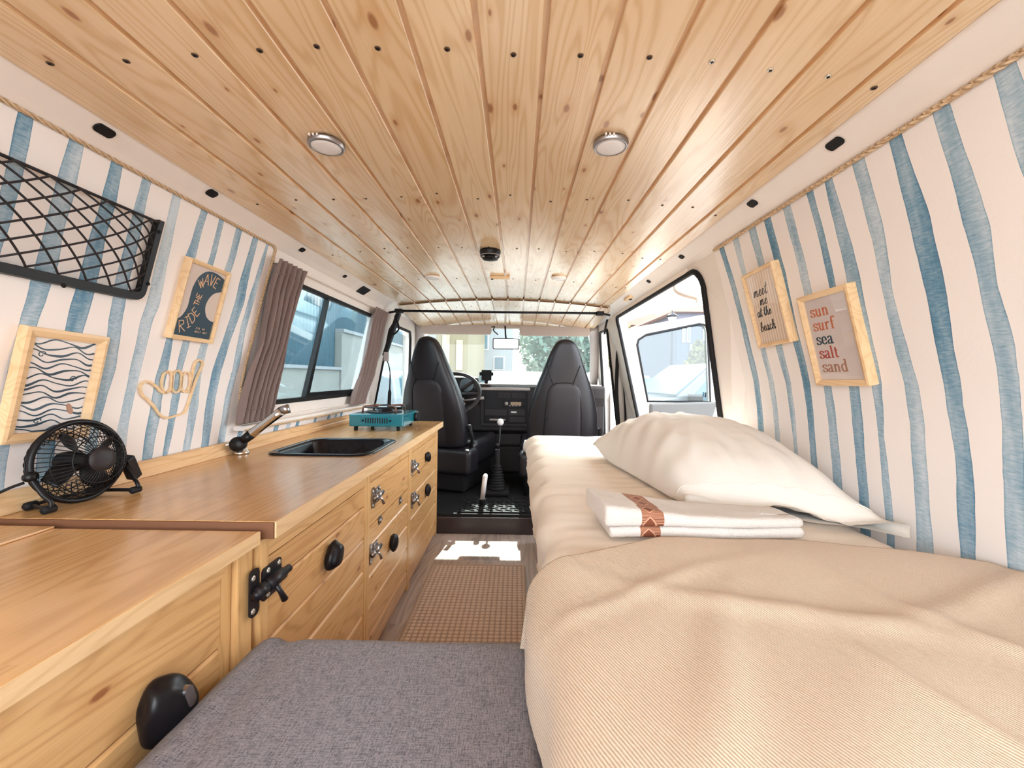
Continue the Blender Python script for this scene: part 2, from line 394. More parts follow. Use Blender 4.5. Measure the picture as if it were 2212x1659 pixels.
M['glasst'] = glass('side_window_glass', (.70, .78, .80), .08)
M['glassd'] = glass('green_tinted_glass', (.52, .57, .58), .06)
M['paperb'] = mat('beige_print_paper', (.74, .62, .55), .7)
M['papers'] = mat('sand_grey_print_paper', (.68, .60, .575), .5)
M['paperw'] = mat('white_print_paper', (.82, .75, .72), .6)
M['inkb'] = mat('dark_teal_ink', (.018, .055, .085), .6)
M['ink'] = mat('black_ink', (.02, .02, .025), .6)
M['inko'] = mat('peach_ink', (.86, .52, .30), .6)
M['ink_or'] = mat('orange_ink', (.58, .17, .075), .6)
M['ink_rd'] = mat('red_ink', (.46, .075, .06), .6)
M['ink_br'] = mat('tan_ink', (.42, .20, .12), .6)
M['cord'] = mat('black_elastic_cord', (.012, .009, .012), .7)
M['screw'] = mat('dark_screw', (.10, .06, .04), .4, metal=.6)
M['screwp'] = mat('zinc_screw', (.75, .70, .62), .3, metal=.8)
M['wallw'] = mat('white_wallpaper', (.85, .80, .775), .85, bump=(180, .12), var=.02)
# watercolour stripe: uv.x runs across the stripe, uv.y along it, 'tone' sets its depth
def stripe_mat():
    m = bpy.data.materials.new('blue_watercolour_stripe'); m.use_nodes = True; N = m.node_tree.nodes; L = m.node_tree.links
    b = N['Principled BSDF']; b.inputs['Roughness'].default_value = .85; b.inputs['Specular IOR Level'].default_value = .2
    uv = N.new('ShaderNodeUVMap'); uv.uv_map = 'uv'; s = N.new('ShaderNodeSeparateXYZ'); L.new(uv.outputs[0], s.inputs[0])
    t = N.new('ShaderNodeTexCoord'); at = N.new('ShaderNodeAttribute'); at.attribute_name = 'tone'
    mp = node(m, 'ShaderNodeMapping'); mp.inputs['Scale'].default_value = (20, 45, 6); L.new(t.outputs['Object'], mp.inputs['Vector'])
    n1 = node(m, 'ShaderNodeTexNoise', Scale=1.0, Detail=3.0); L.new(mp.outputs[0], n1.inputs['Vector'])
    mp2 = node(m, 'ShaderNodeMapping'); mp2.inputs['Scale'].default_value = (90, 90, 420); mp2.inputs['Rotation'].default_value = (.35, 0, 0); L.new(t.outputs['Object'], mp2.inputs['Vector'])
    n2 = node(m, 'ShaderNodeTexNoise', Scale=1.0, Detail=2.0); L.new(mp2.outputs[0], n2.inputs['Vector'])
    e = mth(m, 'ABSOLUTE', mth(m, 'MULTIPLY_ADD', s.outputs[0], 2.0, -1.0))
    e = mth(m, 'POWER', e, 14.0)
    f = mth(m, 'ADD', mth(m, 'MULTIPLY', e, .35), mth(m, 'MULTIPLY', n1.outputs['Fac'], .85))
    f = mth(m, 'ADD', f, mth(m, 'MULTIPLY_ADD', n2.outputs['Fac'], .55, -.62)); f = mth(m, 'ADD', f, mth(m, 'MULTIPLY', at.outputs['Fac'], .55))
    L.new(ramp(m, f, [(0.05, (.58, .66, .72)), (.36, (.32, .445, .54)), (.62, (.135, .275, .395)), (1.0, (.03, .11, .21))]), b.inputs['Base Color'])
    bp = node(m, 'ShaderNodeBump', Strength=.4, Distance=.0015); L.new(n2.outputs['Fac'], bp.inputs['Height']); L.new(bp.outputs[0], b.inputs['Normal'])
    return m
M['stripe'] = stripe_mat()

# ================================================================== THE VAN'S SHELL
RZ = 1.175                                     # height of the rope at the top of the wallpaper
# ---- floor
mb = MB(); mb.box((-.88, -.5, -.05), (.75, 2.13, 0)); floor = struct(mb.build('floor', M['floor']))
mb = MB(); mb.box((-.86, 2.13, -.05), (.72, 3.42, .1), bev=.012); cabfloor = struct(mb.build('floor_of_cab', M['rubber']))
mb = MB(); mb.box((-.42, 2.118, 0.0), (.12, 2.129, .085), bev=.003); struct(mb.build('trim_1', mat('step_riser_vinyl', (.035, .022, .022), .3)))
# ---- ceiling boards
XG = [-.0577 + .088 * k for k in range(-7, 7)]
edges = [-.672] + [x for x in XG if -.66 < x < .50] + [.511]
def ceil_section(name, y0, y1, zf, screws=()):
    rnd = random.Random(5); mb = MB(); g = .0038
    for i in range(len(edges) - 1):
        a = edges[i] + (g if i else 0); b = edges[i + 1] - g; tn = rnd.random()
        n0 = len(mb.f); ny = 8
        prof = [(a - .0002, .010), (a, .0012), (a + .0012, 0), (b - .0012, 0), (b, .0012), (b + .0002, .010)]
        vs = []
        for j in range(ny + 1):
            y = y0 + (y1 - y0) * j / ny
            for (x, h) in prof: vs.append((x, y, zf(x, y) + h))
        k = len(prof)
        mb.add(vs, [(j * k + p, j * k + p + 1, (j + 1) * k + p + 1, (j + 1) * k + p) for j in range(ny) for p in range(k - 1)])
        for q in range(n0, len(mb.f)): mb.tone[q] = tn
    n0 = len(mb.f)
    mb.grid(30, 12, lambda s, t: V((-.70 + 1.24 * s, y0 + (y1 - y0) * t, zf(-.70 + 1.24 * s, y0 + (y1 - y0) * t) + .0085)), smooth=False)
    mb.grid(30, 12, lambda s, t: V((-.70 + 1.24 * s, y0 + (y1 - y0) * t, zf(-.70 + 1.24 * s, y0 + (y1 - y0) * t) + .045)), smooth=False)
    for q in range(n0, len(mb.f)): mb.tone[q] = -.6
    o = struct(mb.build(name, M['plank'], recalc=False))
    return o
zmain = lambda x, y: CEZ(x)
zcab = lambda x, y: CEZ(x) - .010 - max(0, y - 2.36) * .085
ceiling = ceil_section('ceiling', -.5, 2.36, zmain)
ceiling2 = ceil_section('ceiling_of_cab', 2.352, 3.0, zcab)
# screws of the boards, children of the ceiling
def screw_at(p, r, parent, m, first=[None]):
    mb = MB(); mb.lathe([(r, 0), (r * .95, -.0008), (r * .6, -.0014), (r * .35, -.0010), (0, -.0006)], Matrix.Translation(p), 12)
    mb.mi = 1; mb.box((p.x - r * .5, p.y - r * .12, p.z - .0019), (p.x + r * .5, p.y + r * .12, p.z - .0012)); mb.box((p.x - r * .12, p.y - r * .5, p.z - .0019), (p.x + r * .12, p.y + r * .5, p.z - .0012))
    return mb.build('screw', [m, M['black']], parent)
row0 = [(108, 137), (273, 132), (421, 119), (561, 109), (684, 100), (816, 104), (966, 106), (1109, 118), (1254, 120), (1403, 124), (1538, 133), (1664, 151), (1789, 165), (1888, 190)]
for i, (u, v) in enumerate(row0):
    screw_at(ceilhit(u, v, .0003), .0042, ceiling, M['screwp'] if 10 <= i <= 12 else M['screw'])
for yy in (1.02, 1.42, 1.86, 2.30):
    for a, b in zip(edges, edges[1:]):
        x = (a + b) / 2 + random.uniform(-.012, .012); y = yy + random.uniform(-.02, .02)
        screw_at(V((x, y, CEZ(x) - .0003)), .0034, ceiling, M['screw'])
for a, b in zip(edges, edges[1:]):
    x = (a + b) / 2; screw_at(V((x, 2.48, zcab(x, 2.48) - .0003)), .0034, ceiling2, M['screw'])
# ---- white side rails between the ceiling and the wallpaper
def rail(side, name, y1):
    A = (-.672, 1.2075) if side < 0 else (.511, 1.2075)
    B = (XL(RZ), RZ) if side < 0 else (XR(RZ), RZ)
    sx = side
    P = [(A[0] - sx * .0, A[1] + .03), (A[0], A[1] + .002), (A[0] + sx * .004, A[1] - .001), (A[0] * .3 + B[0] * .7, A[1] * .3 + B[1] * .7 + .002), (B[0] + sx * .002, B[1] - .002), (B[0] + sx * .03, B[1] - .002), (B[0] + sx * .03, B[1] + .08), (A[0], A[1] + .08)]
    mb = MB(); n = len(P); vs = [(p[0], y, p[1]) for y in (-.5, y1) for p in P]
    mb.add(vs, [(i, (i + 1) % n, n + (i + 1) % n, n + i) for i in range(n)] + [tuple(range(n)), tuple(range(n, 2 * n))[::-1]])
    return A, B, struct(mb.build(name, M['white']))
LA, LB, railL = rail(-1, 'trim_2', 3.05); RA, RB, railR = rail(1, 'trim_3', 3.05)
def railhit(side, u, v):
    A, B = (LA, LB) if side < 0 else (RA, RB); d = ray(u, v)
    # k*d.x = A0+t*(B0-A0) ; CH+k*d.z = A1+t*(B1-A1)
    dx, dz = B[0] - A[0], B[1] - A[1]
    det = d.x * (-dz) + dx * d.z; k = (A[0] * (-dz) + dx * (A[1] - CH)) / det
    return V((k * d.x, k, CH + k * d.z)), V((dx, 0, dz)).normalized()
for side, u, v, L_, H_, sq, par in ((-1, 226, 283, .026, .0095, 0, railL), (-1, 458, 418, .022, .010, 0, railL), (-1, 653, 540, .020, .009, 0, railL), (-1, 745, 597, .018, .008, 0, railL), (-1, 785, 628, .075, .024, 1, railL),
                                  (1, 1803, 311, .026, .0095, 0, railR), (1, 1625, 440, .022, .010, 0, railR), (1, 1472, 555, .020, .009, 0, railR), (1, 1401, 608, .02, .009, 0, railR)):
    p, t = railhit(side, u, v); nrm = V((-t.z, 0, t.x)); nrm = nrm if nrm.z < 0 else -nrm
    mb = MB(); q = rrect(-L_, -H_, L_, H_, .002 if sq else H_ * .98, 6)
    mb.prism([(a * .6, b * .9) for a, b in q], lambda a, b, h: p + V((0, a, 0)) + t * b + nrm * h, -.004, .0012)
    mb.build('hole', M['rubber'], par)
# ---- striped wallpaper
def interp(pts, z):
    pts = sorted(pts, key=lambda q: q[1])
    if z <= pts[0][1]: return pts[0][0]
    if z >= pts[-1][1]:
        (ya, za), (yb, zb) = pts[-2:]; 
        return yb + max(-.15, min(.15, (yb - ya) / max(.02, zb - za))) * (z - zb)
    for (ya, za), (yb, zb) in zip(pts, pts[1:]):
        if z <= zb: return ya + (yb - ya) * (z - za) / max(1e-6, zb - za)
def paper(mb, side, stripes, y0, y1, z0, z1, rows, seed):
    zs = [z0 + (z1 - z0) * j / rows for j in range(rows + 1)]
    S = []
    for k, (tn, pts) in enumerate(stripes):
        E = []
        for w in (0, 1):
            q = []
            for p in pts:
                h = wallhit(side, p[w], p[2]); q.append((h.y, h.z))
            E.append(q)
        S.append((tn, E))
    S.sort(key=lambda s: s[1][0][0][0])
    first = min(interp(S[0][1][0], .8), interp(S[0][1][1], .8)); k = 0
    while first - .062 * (k + 1) > y0:      # stripes of the same paper beside the visible ones
        c = first - .055 - .064 * k; w = random.Random(seed + k).uniform(.010, .018)
        S.insert(0, (random.Random(k).uniform(.2, .9), [[(c - w, 0), (c - w, 1.2)], [(c + w, 0), (c + w, 1.2)]])); k += 1
    B = []; kinds = []
    B.append([y0] * len(zs))
    for k, (tn, E) in enumerate(S):
        ea = [interp(E[0], z) for z in zs]; eb = [interp(E[1], z) for z in zs]
        if ea[0] + ea[-1] > eb[0] + eb[-1]: ea, eb = eb, ea
        wig = lambda e, o: [y + .0022 * noise.noise(V((z * 16, k * 3.1 + o, seed))) + .0007 * noise.noise(V((z * 80, k * 3.1 + o, seed))) for y, z in zip(e, zs)]
        B.append(wig(ea, 0)); kinds.append(-1); B.append(wig(eb, 1.5)); kinds.append(tn)
    B.append([y1] * len(zs)); kinds.append(-1)
    for j in range(len(zs)):
        prev = y0
        for b in B: b[j] = min(max(b[j], prev), y1); prev = b[j]
    for k, tn in enumerate(kinds):
        mb.mi = 0 if tn < 0 else 1; vs = []; n0 = len(mb.f)
        for j, z in enumerate(zs):
            for w in (0, 1): vs.append(wallpt(side, B[k + w][j], z))
        o = mb.add(vs, [(2 * j, 2 * j + 1, 2 * j + 3, 2 * j + 2) for j in range(len(zs) - 1)], True)
        for j, z in enumerate(zs):
            mb.uv[o + 2 * j] = (0, z); mb.uv[o + 2 * j + 1] = (1, z)
        for q in range(n0, len(mb.f)): mb.tone[q] = max(tn, 0)
    mb.mi = 0
def shell(mb, side, y0, y1, z0, z1, t0=.004, t1=.03):
    n = 16
    for j in range(n):
        za, zb = z0 + (z1 - z0) * j / n, z0 + (z1 - z0) * (j + 1) / n; s = side
        q = lambda z, t: (wallpt(side, 0, z).x + s * t)
        mb.add([(q(za, t0), y0, za), (q(zb, t0), y0, zb), (q(zb, t1), y0, zb), (q(za, t1), y0, za), (q(za, t0), y1, za), (q(zb, t0), y1, zb), (q(zb, t1), y1, zb), (q(za, t1), y1, za)],
               [(0, 1, 2, 3), (4, 7, 6, 5), (0, 4, 5, 1), (3, 2, 6, 7)])
RST = [(.65, [(1556, 1567, 544), (1602, 1613, 709), (1638, 1650, 929)]), (.12, [(1583, 1597, 521), (1602, 1612, 590), (1673, 1683, 920)]),
       (.40, [(1618, 1634, 499), (1677, 1691, 755), (1714, 1722, 956)]), (.80, [(1649, 1666, 475), (1716, 1732, 750), (1751, 1763, 975)]),
       (.30, [(1689, 1707, 442), (1735, 1753, 627), (1780, 1796, 837), (1796, 1815, 993)]), (.70, [(1740, 1757, 412), (1762, 1776, 490), (1790, 1806, 617), (1833, 1855, 837), (1851, 1872, 1025)]),
       (.50, [(1780, 1799, 387), (1801, 1826, 480), (1826, 1856, 590), (1884, 1906, 837), (1897, 1909, 938), (1909, 1925, 1071)]),
       (.30, [(1838, 1869, 344), (1874, 1906, 480), (1906, 1929, 631), (1936, 1964, 764), (1959, 1991, 874), (1973, 2003, 1016), (1980, 2016, 1181)]),
       (.78, [(1917, 1947, 290), (1964, 2012, 480), (2000, 2044, 631), (2019, 2058, 741), (2044, 2080, 879), (2062, 2097, 975), (2067, 2106, 1075), (2074, 2108, 1192)]),
       (.36, [(2010, 2054, 230), (2080, 2135, 480), (2115, 2156, 617), (2140, 2190, 737), (2161, 2204, 860), (2165, 2212, 975), (2172, 2223, 1158)]),
       (.30, [(2138, 2197, 135), (2209, 2280, 382), (2255, 2335, 600), (2300, 2385, 1180)])]
LST = [(.62, [(40, 74, 243), (20, 60, 331), (-8, 32, 451), (-60, -15, 600)]), (.33, [(148, 182, 307), (130, 172, 367), (116, 160, 421), (93, 136, 506), (75, 124, 578), (45, 87, 680), (26, 59, 770), (0, 34, 890), (-30, 10, 1040)]),
       (.66, [(238, 265, 358), (217, 250, 436), (196, 229, 506), (175, 217, 581), (152, 196, 662), (120, 155, 800), (85, 122, 930)]), (.45, [(304, 326, 394), (289, 315, 451), (271, 301, 524), (250, 280, 602), (235, 265, 695), (222, 250, 800), (190, 215, 915)]),
       (.12, [(371, 391, 433), (359, 380, 481), (341, 365, 551), (314, 344, 662), (304, 329, 695), (280, 304, 800), (265, 286, 876), (250, 274, 942)]),
       (.60, [(431, 448, 463), (413, 431, 520), (398, 422, 560), (368, 389, 680), (359, 374, 734), (341, 362, 800), (320, 344, 906), (307, 327, 990)]),
       (.50, [(470, 482, 487), (455, 467, 551), (411, 428, 690), (395, 411, 737), (381, 395, 794), (371, 389, 855), (362, 377, 915), (351, 362, 983)]),
       (.30, [(506, 520, 510), (494, 509, 557), (449, 466, 700), (433, 449, 746), (410, 428, 876), (395, 410, 972)]),
       (.62, [(540, 554, 533), (528, 544, 573), (507, 528, 653), (483, 499, 732), (464, 483, 785), (451, 470, 838), (441, 459, 905), (435, 451, 960)]),
       (.28, [(568, 576, 548), (549, 561, 608), (520, 533, 706), (502, 515, 799), (483, 496, 878), (470, 484, 960)])]
LLOW = [(.6, [(511, 521, 946)]), (.35, [(535, 541, 937)]), (.75, [(591, 600, 928)]), (.1, [(617, 625, 926)]), (.7, [(638, 645, 919)]), (.7, [(677, 682, 912)]), (.7, [(706, 712, 905)]), (.35, [(722, 726, 903)]), (.7, [(733, 738, 901)])]
LLOW = [(t, [(p[0][0] + 6, p[0][1] + 6, p[0][2] - 22), (p[0][0] - 6, p[0][1] - 6, p[0][2] + 22)]) for t, p in LLOW]
LEDZ = .631; YLW = 1.235; YRW = 1.208
mb = MB(); paper(mb, -1, LST, -.5, YLW, 0, RZ, 90, 3); 
sl = MB()
paper(mb, -1, LLOW, YLW, 2.28, .40, LEDZ, 14, 9)
mb.mi = 0; shell(mb, -1, -.5, YLW, -.05, RZ + .03); shell(mb, -1, YLW, 2.28, -.05, LEDZ)
wallL = struct(mb.build('wall_left', [M['wallw'], M['stripe']], recalc=False))
mb = MB(); paper(mb, 1, RST, -.5, YRW, 0, RZ, 90, 11); mb.mi = 0; shell(mb, 1, -.5, YRW, -.05, RZ + .03)
wallR = struct(mb.build('wall_right', [M['wallw'], M['stripe']], recalc=False))
# ---- painted metal side panels, flat in z above the belt line, with rounded holes
def sidepanel(name, side, outer, holes, m, t=.05, off=0.0):
    mb = MB(); mb.prism(outer, lambda y, z, h: wallpt(side, y, z, -h + off), 0, t, holes)
    return struct(mb.build(name, m))
def zsplit(y0, y1, z0, z1, n=4): return [(y0, z0 + (z1 - z0) * k / n) for k in range(n + 1)] + [(y1, z1 - (z1 - z0) * k / n) for k in range(n + 1)]
WIN = rrect(1.33, .695, 2.20, 1.108, .035)
sidepanel('wall_left_window_panel', -1, zsplit(YLW, 2.33, LEDZ, RZ + .02), [WIN], M['white'])
slide = rrect(1.312, .30, 2.42, 1.152, .055)
slide = [(y - (1.152 - z) * .30 * (1 if y > 1.9 else -.0), z) for y, z in slide]
sidepanel('wall_right_door_frame', 1, zsplit(YRW, 2.66, -.05, RZ + .02, 6), [slide], M['cream'])
cabL = [(2.42, .57), (3.22, .57), (3.20, .66), (2.92, 1.06), (2.86, 1.10), (2.46, 1.10), (2.43, 1.07)]
sidepanel('wall_left_cab', -1, zsplit(2.33, 3.40, -.05, RZ + .02, 6), [cabL], M['cream'])
doorR = [(2.68, .12), (3.24, .12), (3.24, .62), (2.98, 1.08), (2.93, 1.12), (2.70, 1.12)]
sidepanel('wall_right_cab', 1, zsplit(2.66, 3.40, -.05, RZ + .02, 6), [doorR], M['cream'])
def seal(side, loop, m, r, off, name, parent=None):
    mb = MB(); mb.tube([wallpt(side, y, z, off) for y, z in loop], r, 6, closed=True); return mb.build(name, m, parent)
struct(seal(1, slide, M['rubber'], .0095, .004, 'trim_4')); struct(seal(-1, cabL, M['rubber'], .009, .002, 'trim_5')); struct(seal(1, doorR, M['rubber'], .010, .002, 'trim_6'))
# stamped recesses of the rear door post, seen beside the wallpaper
mb = MB()
for z0, z1, yy in ((.86, 1.0, 1.262), (.70, .84, 1.264)):
    q = rrect(-.010, -(z1 - z0) / 2, .010, (z1 - z0) / 2, .0095)
    mb.tube([wallpt(1, yy + a, (z0 + z1) / 2 + b, .001) for a, b in q], .0022, 5, closed=True)
for z in (.93, .76): mb.lathe([(.0, .002), (.006, .002), (.008, 0)], axisM(wallpt(1, 1.263, z), (-1, 0, 0)), 14)
struct(mb.build('trim_7', M['cream']))
# ---- ledge under the left window and the strip of rope on it
mb = MB()
mb.prism(rrect(0, 0, .035, .014, .006, 3), lambda a, b, h: V((XL(LEDZ) + a, h, LEDZ + b)), 1.225, 2.285); struct(mb.build('trim_8', M['white']))
def rope(name, path, r, label, par=None):
    path = [V(p) for p in path]; L = [0]
    for a, b in zip(path, path[1:]): L.append(L[-1] + (b - a).length)
    def at(s):
        for i in range(len(path) - 1):
            if s <= L[i + 1] or i == len(path) - 2: return path[i].lerp(path[i + 1], min(1, (s - L[i]) / max(1e-9, L[i + 1] - L[i]))), (path[i + 1] - path[i]).normalized()
    n = int(L[-1] / (r * 1.3)); mb = MB()
    for ph in (0, 2.094, 4.189):
        pts = []
        for k in range(n + 1):
            p, t = at(L[-1] * k / n); a = V((0, 0, 1)) if abs(t.z) < .9 else V((0, 1, 0)); e1 = (a - t * a.dot(t)).normalized(); e2 = t.cross(e1)
            w = k * 1.05 + ph; pts.append(p + (e1 * cos(w) + e2 * sin(w)) * r * .5)
        mb.tube(pts, r * .58, 5)
    return tag(mb.build(name, M['rope'], par), label, 'rope')
rope('jute_rope', [wallpt(-1, -.45, RZ - .001, .004), wallpt(-1, YLW - .012, RZ - .001, .004)] + [wallpt(-1, YLW - .002, RZ - .01 - .53 * k / 8, .004) for k in range(9)], .0040, 'thin jute rope edging the striped wallpaper beside the taupe curtains')
rope('jute_rope', [wallpt(1, -.45, RZ - .002, .004), wallpt(1, YRW - .01, RZ - .002, .004)], .0048, 'jute rope edging the wallpaper above the two word prints')
mb = MB(); mb.tube([V((XL(LEDZ, .037), 1.226 + 1.05 * k / 20, LEDZ + .001)) for k in range(21)], .0035, 6)
tag(mb.build('jute_rope', M['rope']), 'jute cord along the front edge of the ledge under the curtains', 'rope')
# ---- left window: black frames, two panes
def wp(off): return lambda y, z, h: wallpt(-1, y, z, off - h)
mb = MB(); mb.prism(WIN, wp(0.004), 0, .02, [rrect(1.345, .712, 2.185, 1.096, .028)]); win = struct(mb.build('window_1', M['rubber']))
mb = MB(); mb.prism([(1.625, .705), (1.652, .705), (1.640, 1.10), (1.629, 1.10)], wp(.002), 0, .018); mb.prism([(1.64, .705), (2.185, .705), (2.185, .728), (1.64, .728)], wp(.001), 0, .016); mb.build('sash', M['black'], win)
for a, b in ((1.345, 1.632), (1.64, 2.188)):
    mb = MB(); mb.prism([(a, .71), (b, .71), (b, 1.098), (a, 1.098)], wp(-.010 if a < 1.5 else -.006), 0, .003); mb.build('pane', M['glasst'], win)
mb = MB(); mb.prism([(2.43, .575), (3.19, .575), (3.18, .66), (2.90, 1.07), (2.46, 1.09)], wp(-.02), 0, .004); struct(mb.build('window_2', M['glass']))
# ---- windscreen, pillars, header
wsX0, wsX1 = CX - .63, CX + .63
mb = MB()
T_ = [V((CX - .615, 3.02, 1.145)), V((CX + .615, 3.02, 1.145)), V((CX + .69, 3.42, .74)), V((CX - .69, 3.42, .74))]
nn = (T_[1] - T_[0]).cross(T_[3] - T_[0]).normalized() * .004
mb.add(T_ + [p + nn for p in T_], [(0, 1, 2, 3), (4, 7, 6, 5), (0, 4, 5, 1), (1, 5, 6, 2), (2, 6, 7, 3), (3, 7, 4, 0)])
struct(mb.build('window_3', M['glass']))
for s, nm in ((-1, 'trim_9'), (1, 'trim_10')):
    mb = MB(); pts = [V((CX + s * .600, 2.96, 1.175)), V((CX + s * .632, 3.03, 1.12)), V((CX + s * .668, 3.2, .95)), V((CX + s * .705, 3.42, .72))]
    mb.tube(smooth_path(pts, 6), [.034 + .02 * max(0, 1 - k / 6) for k in range(19)], 10); struct(mb.build(nm, M['grey_trim']))
mb = MB(); mb.box((CX - .62, 2.99, 1.150), (CX + .62, 3.06, 1.30), bev=.015); struct(mb.build('trim_11', M['visor']))
mb = MB(); mb.box((-.86, 3.36, -.05), (.72, 3.42, .70)); struct(mb.build('wall_front', M['dash']))
# black tube across the cab opening
a, b = atY(862, 671.5, 2.25), atY(1296, 677, 2.25)
mb = MB(); mb.tube([a, b], .0065, 10); r = tag(mb.build('cross_bar', M['rubber']), 'thin black tube across the ceiling behind the front seats', 'rod')
for p, s in ((a, -1), (b, 1)):
    mb = MB(); mb.box((p.x - .02, p.y - .02, p.z - .012), (p.x + .02, p.y + .02, p.z + .010), bev=.005)
    mb.tube([p, p + V((s * .03, 0, -.005)), p + V((s * .055, 0, -.01))], .006, 6); mb.build('bracket', M['rubber'], r)
# white boxed channel above the sliding-door opening, and roof side fillers of the cab
mb = MB(); mb.box((.560, 1.40, 1.156), (.60, 2.5, 1.176), bev=.006); struct(mb.build('trim_12', M['white']))

# ================================================================== KITCHEN SIDE
WZ = .569; NZ = .5605
def boards(mb, y0, y1, z0, z1, x, th=.014, w=.085, zoff=0.0):
    """a door front of horizontal tongue-and-groove boards facing +X"""
    zs = [z0]; z = z1 - zoff
    cuts = []
    while z > z0 + .02: cuts.append(z); z -= w
    cuts = [c for c in cuts if c < z1 - .02]; zs = [z0] + sorted(cuts) + [z1]
    for a, b in zip(zs, zs[1:]):
        g = .0034; ga = 0 if a == z0 else g; gb = 0 if b == z1 else g; n0 = len(mb.f)
        P = [(x - th, a + ga * .3), (x - .004, a + ga * .3), (x, a + ga * 1.3), (x, b - gb * 1.3), (x - .004, b - gb * .3), (x - th, b - gb * .3)]
        n = len(P); vs = [(p[0], y, p[1]) for y in (y0, y1) for p in P]
        mb.add(vs, [(i, (i + 1) % n, n + (i + 1) % n, n + i) for i in range(n)] + [tuple(range(n)), tuple(range(n, 2 * n))[::-1]])
        tn = random.random()
        for q in range(n0, len(mb.f)): mb.tone[q] = tn
def pebble(p, w, h, d, parent, seed, lean=0.0, shape='oval'):
    mb = MB(); bm = bmesh.new(); bmesh.ops.create_icosphere(bm, subdivisions=4, radius=1)
    vs = []
    for q in bm.verts:
        c = q.co.copy(); c += c * .20 * noise.noise(c * 1.3 + V((seed, 0, 0)))
        sg = lambda a, e: math.copysign(abs(a) ** e, a)
        y = sg(c.y, .85) * w * (1 - .28 * c.z); z = sg(c.z, .85) * h; x = c.x * d
        y, z = y * cos(lean) - z * sin(lean), y * sin(lean) + z * cos(lean)
        vs.append(V((p.x + d * .75 + x, p.y + y, p.z + z)))
    bm.verts.index_update()
    mb.add(vs, [[q.index for q in f.verts] for f in bm.faces], True); bm.free()
    mb.tube([(p.x - .004, p.y, p.z), (p.x + d * .7, p.y, p.z)], .007, 8)
    return mb.build('handle', M['knob'], parent)
def latch(p, s, parent, m, m2, down=True):
    """barrel bolt across a gap: keeper towards -Y, plate and bolt towards +Y"""
    x = p.x + .0005; f = lambda a, b, h=0: V((x + h * s, p.y + a * s, p.z + b * s))
    B = lambda mb, a0, a1, b0, b1, h0, h1, bv=.0: mb.box(f(a0, b0, h0), f(a1, b1, h1), bev=bv * s)
    k = MB()
    k.prism([(q[0] + .012, q[1]) for q in rrect(-.012, -.036, .010, .036, .008, 4)], lambda a, b, h: f(a - .034, b, h), 0, .003)
    k.tube([f(-.030, .0, .008), f(-.008, 0, .008)], .0105 * s, 10)
    k.prism(rrect(.0, -.026, .052, .026, .006, 4), lambda a, b, h: f(a - .004, b, h), 0, .003)
    k.tube([f(-.002, 0, .008), f(.040, 0, .008)], .0108 * s, 12)
    o = k.build('latch', m, parent)
    k = MB(); k.tube([f(-.034, 0, .009), f(.060, 0, .009)], .0066 * s, 12)
    k.tube([f(.012, -.002, .012), f(.016, -.018, .020), f(.022, -.034, .024)], [.0042 * s, .004 * s, .0055 * s], 8); k.build('bolt', m, o)
    for a, b in ((-.028, .024), (-.028, -.026), (.010, .019), (.010, -.019), (.040, .019), (.040, -.019)):
        k = MB(); k.lathe([(.0046 * s, 0), (.0040 * s, .0016 * s), (.0014 * s, .0016 * s), (0, .0006 * s)], axisM(f(a, b, .003), (1, 0, 0)), 10); k.build('screw', m2, o)
    return o
FX = -.398
YB = [.652, 1.118, 1.560, 2.108]
cab_labels = ['pine kitchen cabinet with one wide drop front and a black bolt at its left', 'middle pine kitchen cabinet with hinged upper flap and round black pebble on the lower door', 'pine kitchen cabinet beside the driver seat with two pebble handles near its end']
cabs = []
for i in range(3):
    y0, y1 = YB[i] + .001, YB[i + 1] - .001
    c = empty('kitchen_cabinet', ((-.6), (y0 + y1) / 2, 0), cab_labels[i], 'kitchen cabinet', 'pine kitchen cabinets in a row')
    mb = MB(); mb.box((-.832, y0, .002), (FX - .016, y1, WZ - (.150 if i == 1 else .030)));
    for q in range(len(mb.f)): mb.tone[q] = .3
    mb.build('carcass', M['cab'], c)
    for ya, yb in ((y0, y0 + .020), (y1 - .014, y1)):
        mb = MB(); mb.box((FX - .016, ya, .002), (FX + .001, yb, WZ - .030), bev=.0015); mb.build('post', M['cabz'], c)
    mb = MB(); boards(mb, y0 + .020, y1 - .014, WZ - .062, WZ - .030, FX + .001); mb.build('rail', M['cab'], c)
    cabs.append(c)
def mk_door(c, name, y0, y1, z0, z1, w=.085, zoff=.06):
    mb = MB(); boards(mb, y0, y1, z0, z1, FX - .001, w=w, zoff=zoff); return mb.build(name, M['cab'], c)
ZT = WZ - .0655
def inner(i): return YB[i] + .0225, YB[i + 1] - .0165
y0, y1 = inner(0); d1 = mk_door(cabs[0], 'flap_door', y0, y1, .258, ZT, zoff=.052); d1b = mk_door(cabs[0], 'plinth_board', y0, y1, .004, .254, zoff=.09)
y0, y1 = inner(1); d2 = mk_door(cabs[1], 'flap_door', y0, y1, .385, ZT, w=.2, zoff=.2); d2b = mk_door(cabs[1], 'lower_door', y0, y1, .02, .381, zoff=.05)
y0, y1 = inner(2); d3 = mk_door(cabs[2], 'drawer_front', y0, y1, .411, ZT, w=.2, zoff=.2); d3b = mk_door(cabs[2], 'lower_door', y0, y1, .02, .407, zoff=.07)
pebble(atX(709, 1199, FX), .0225, .029, .017, d1, 1.0, -.15); pebble(atX(845, 1170, FX), .024, .027, .013, d2b, 2.0, .1)
pebble(atX(920, 986, FX), .019, .022, .013, d3, 3.3, .5); pebble(atX(920, 1058, FX), .018, .026, .012, d3b, 4.1, .0)
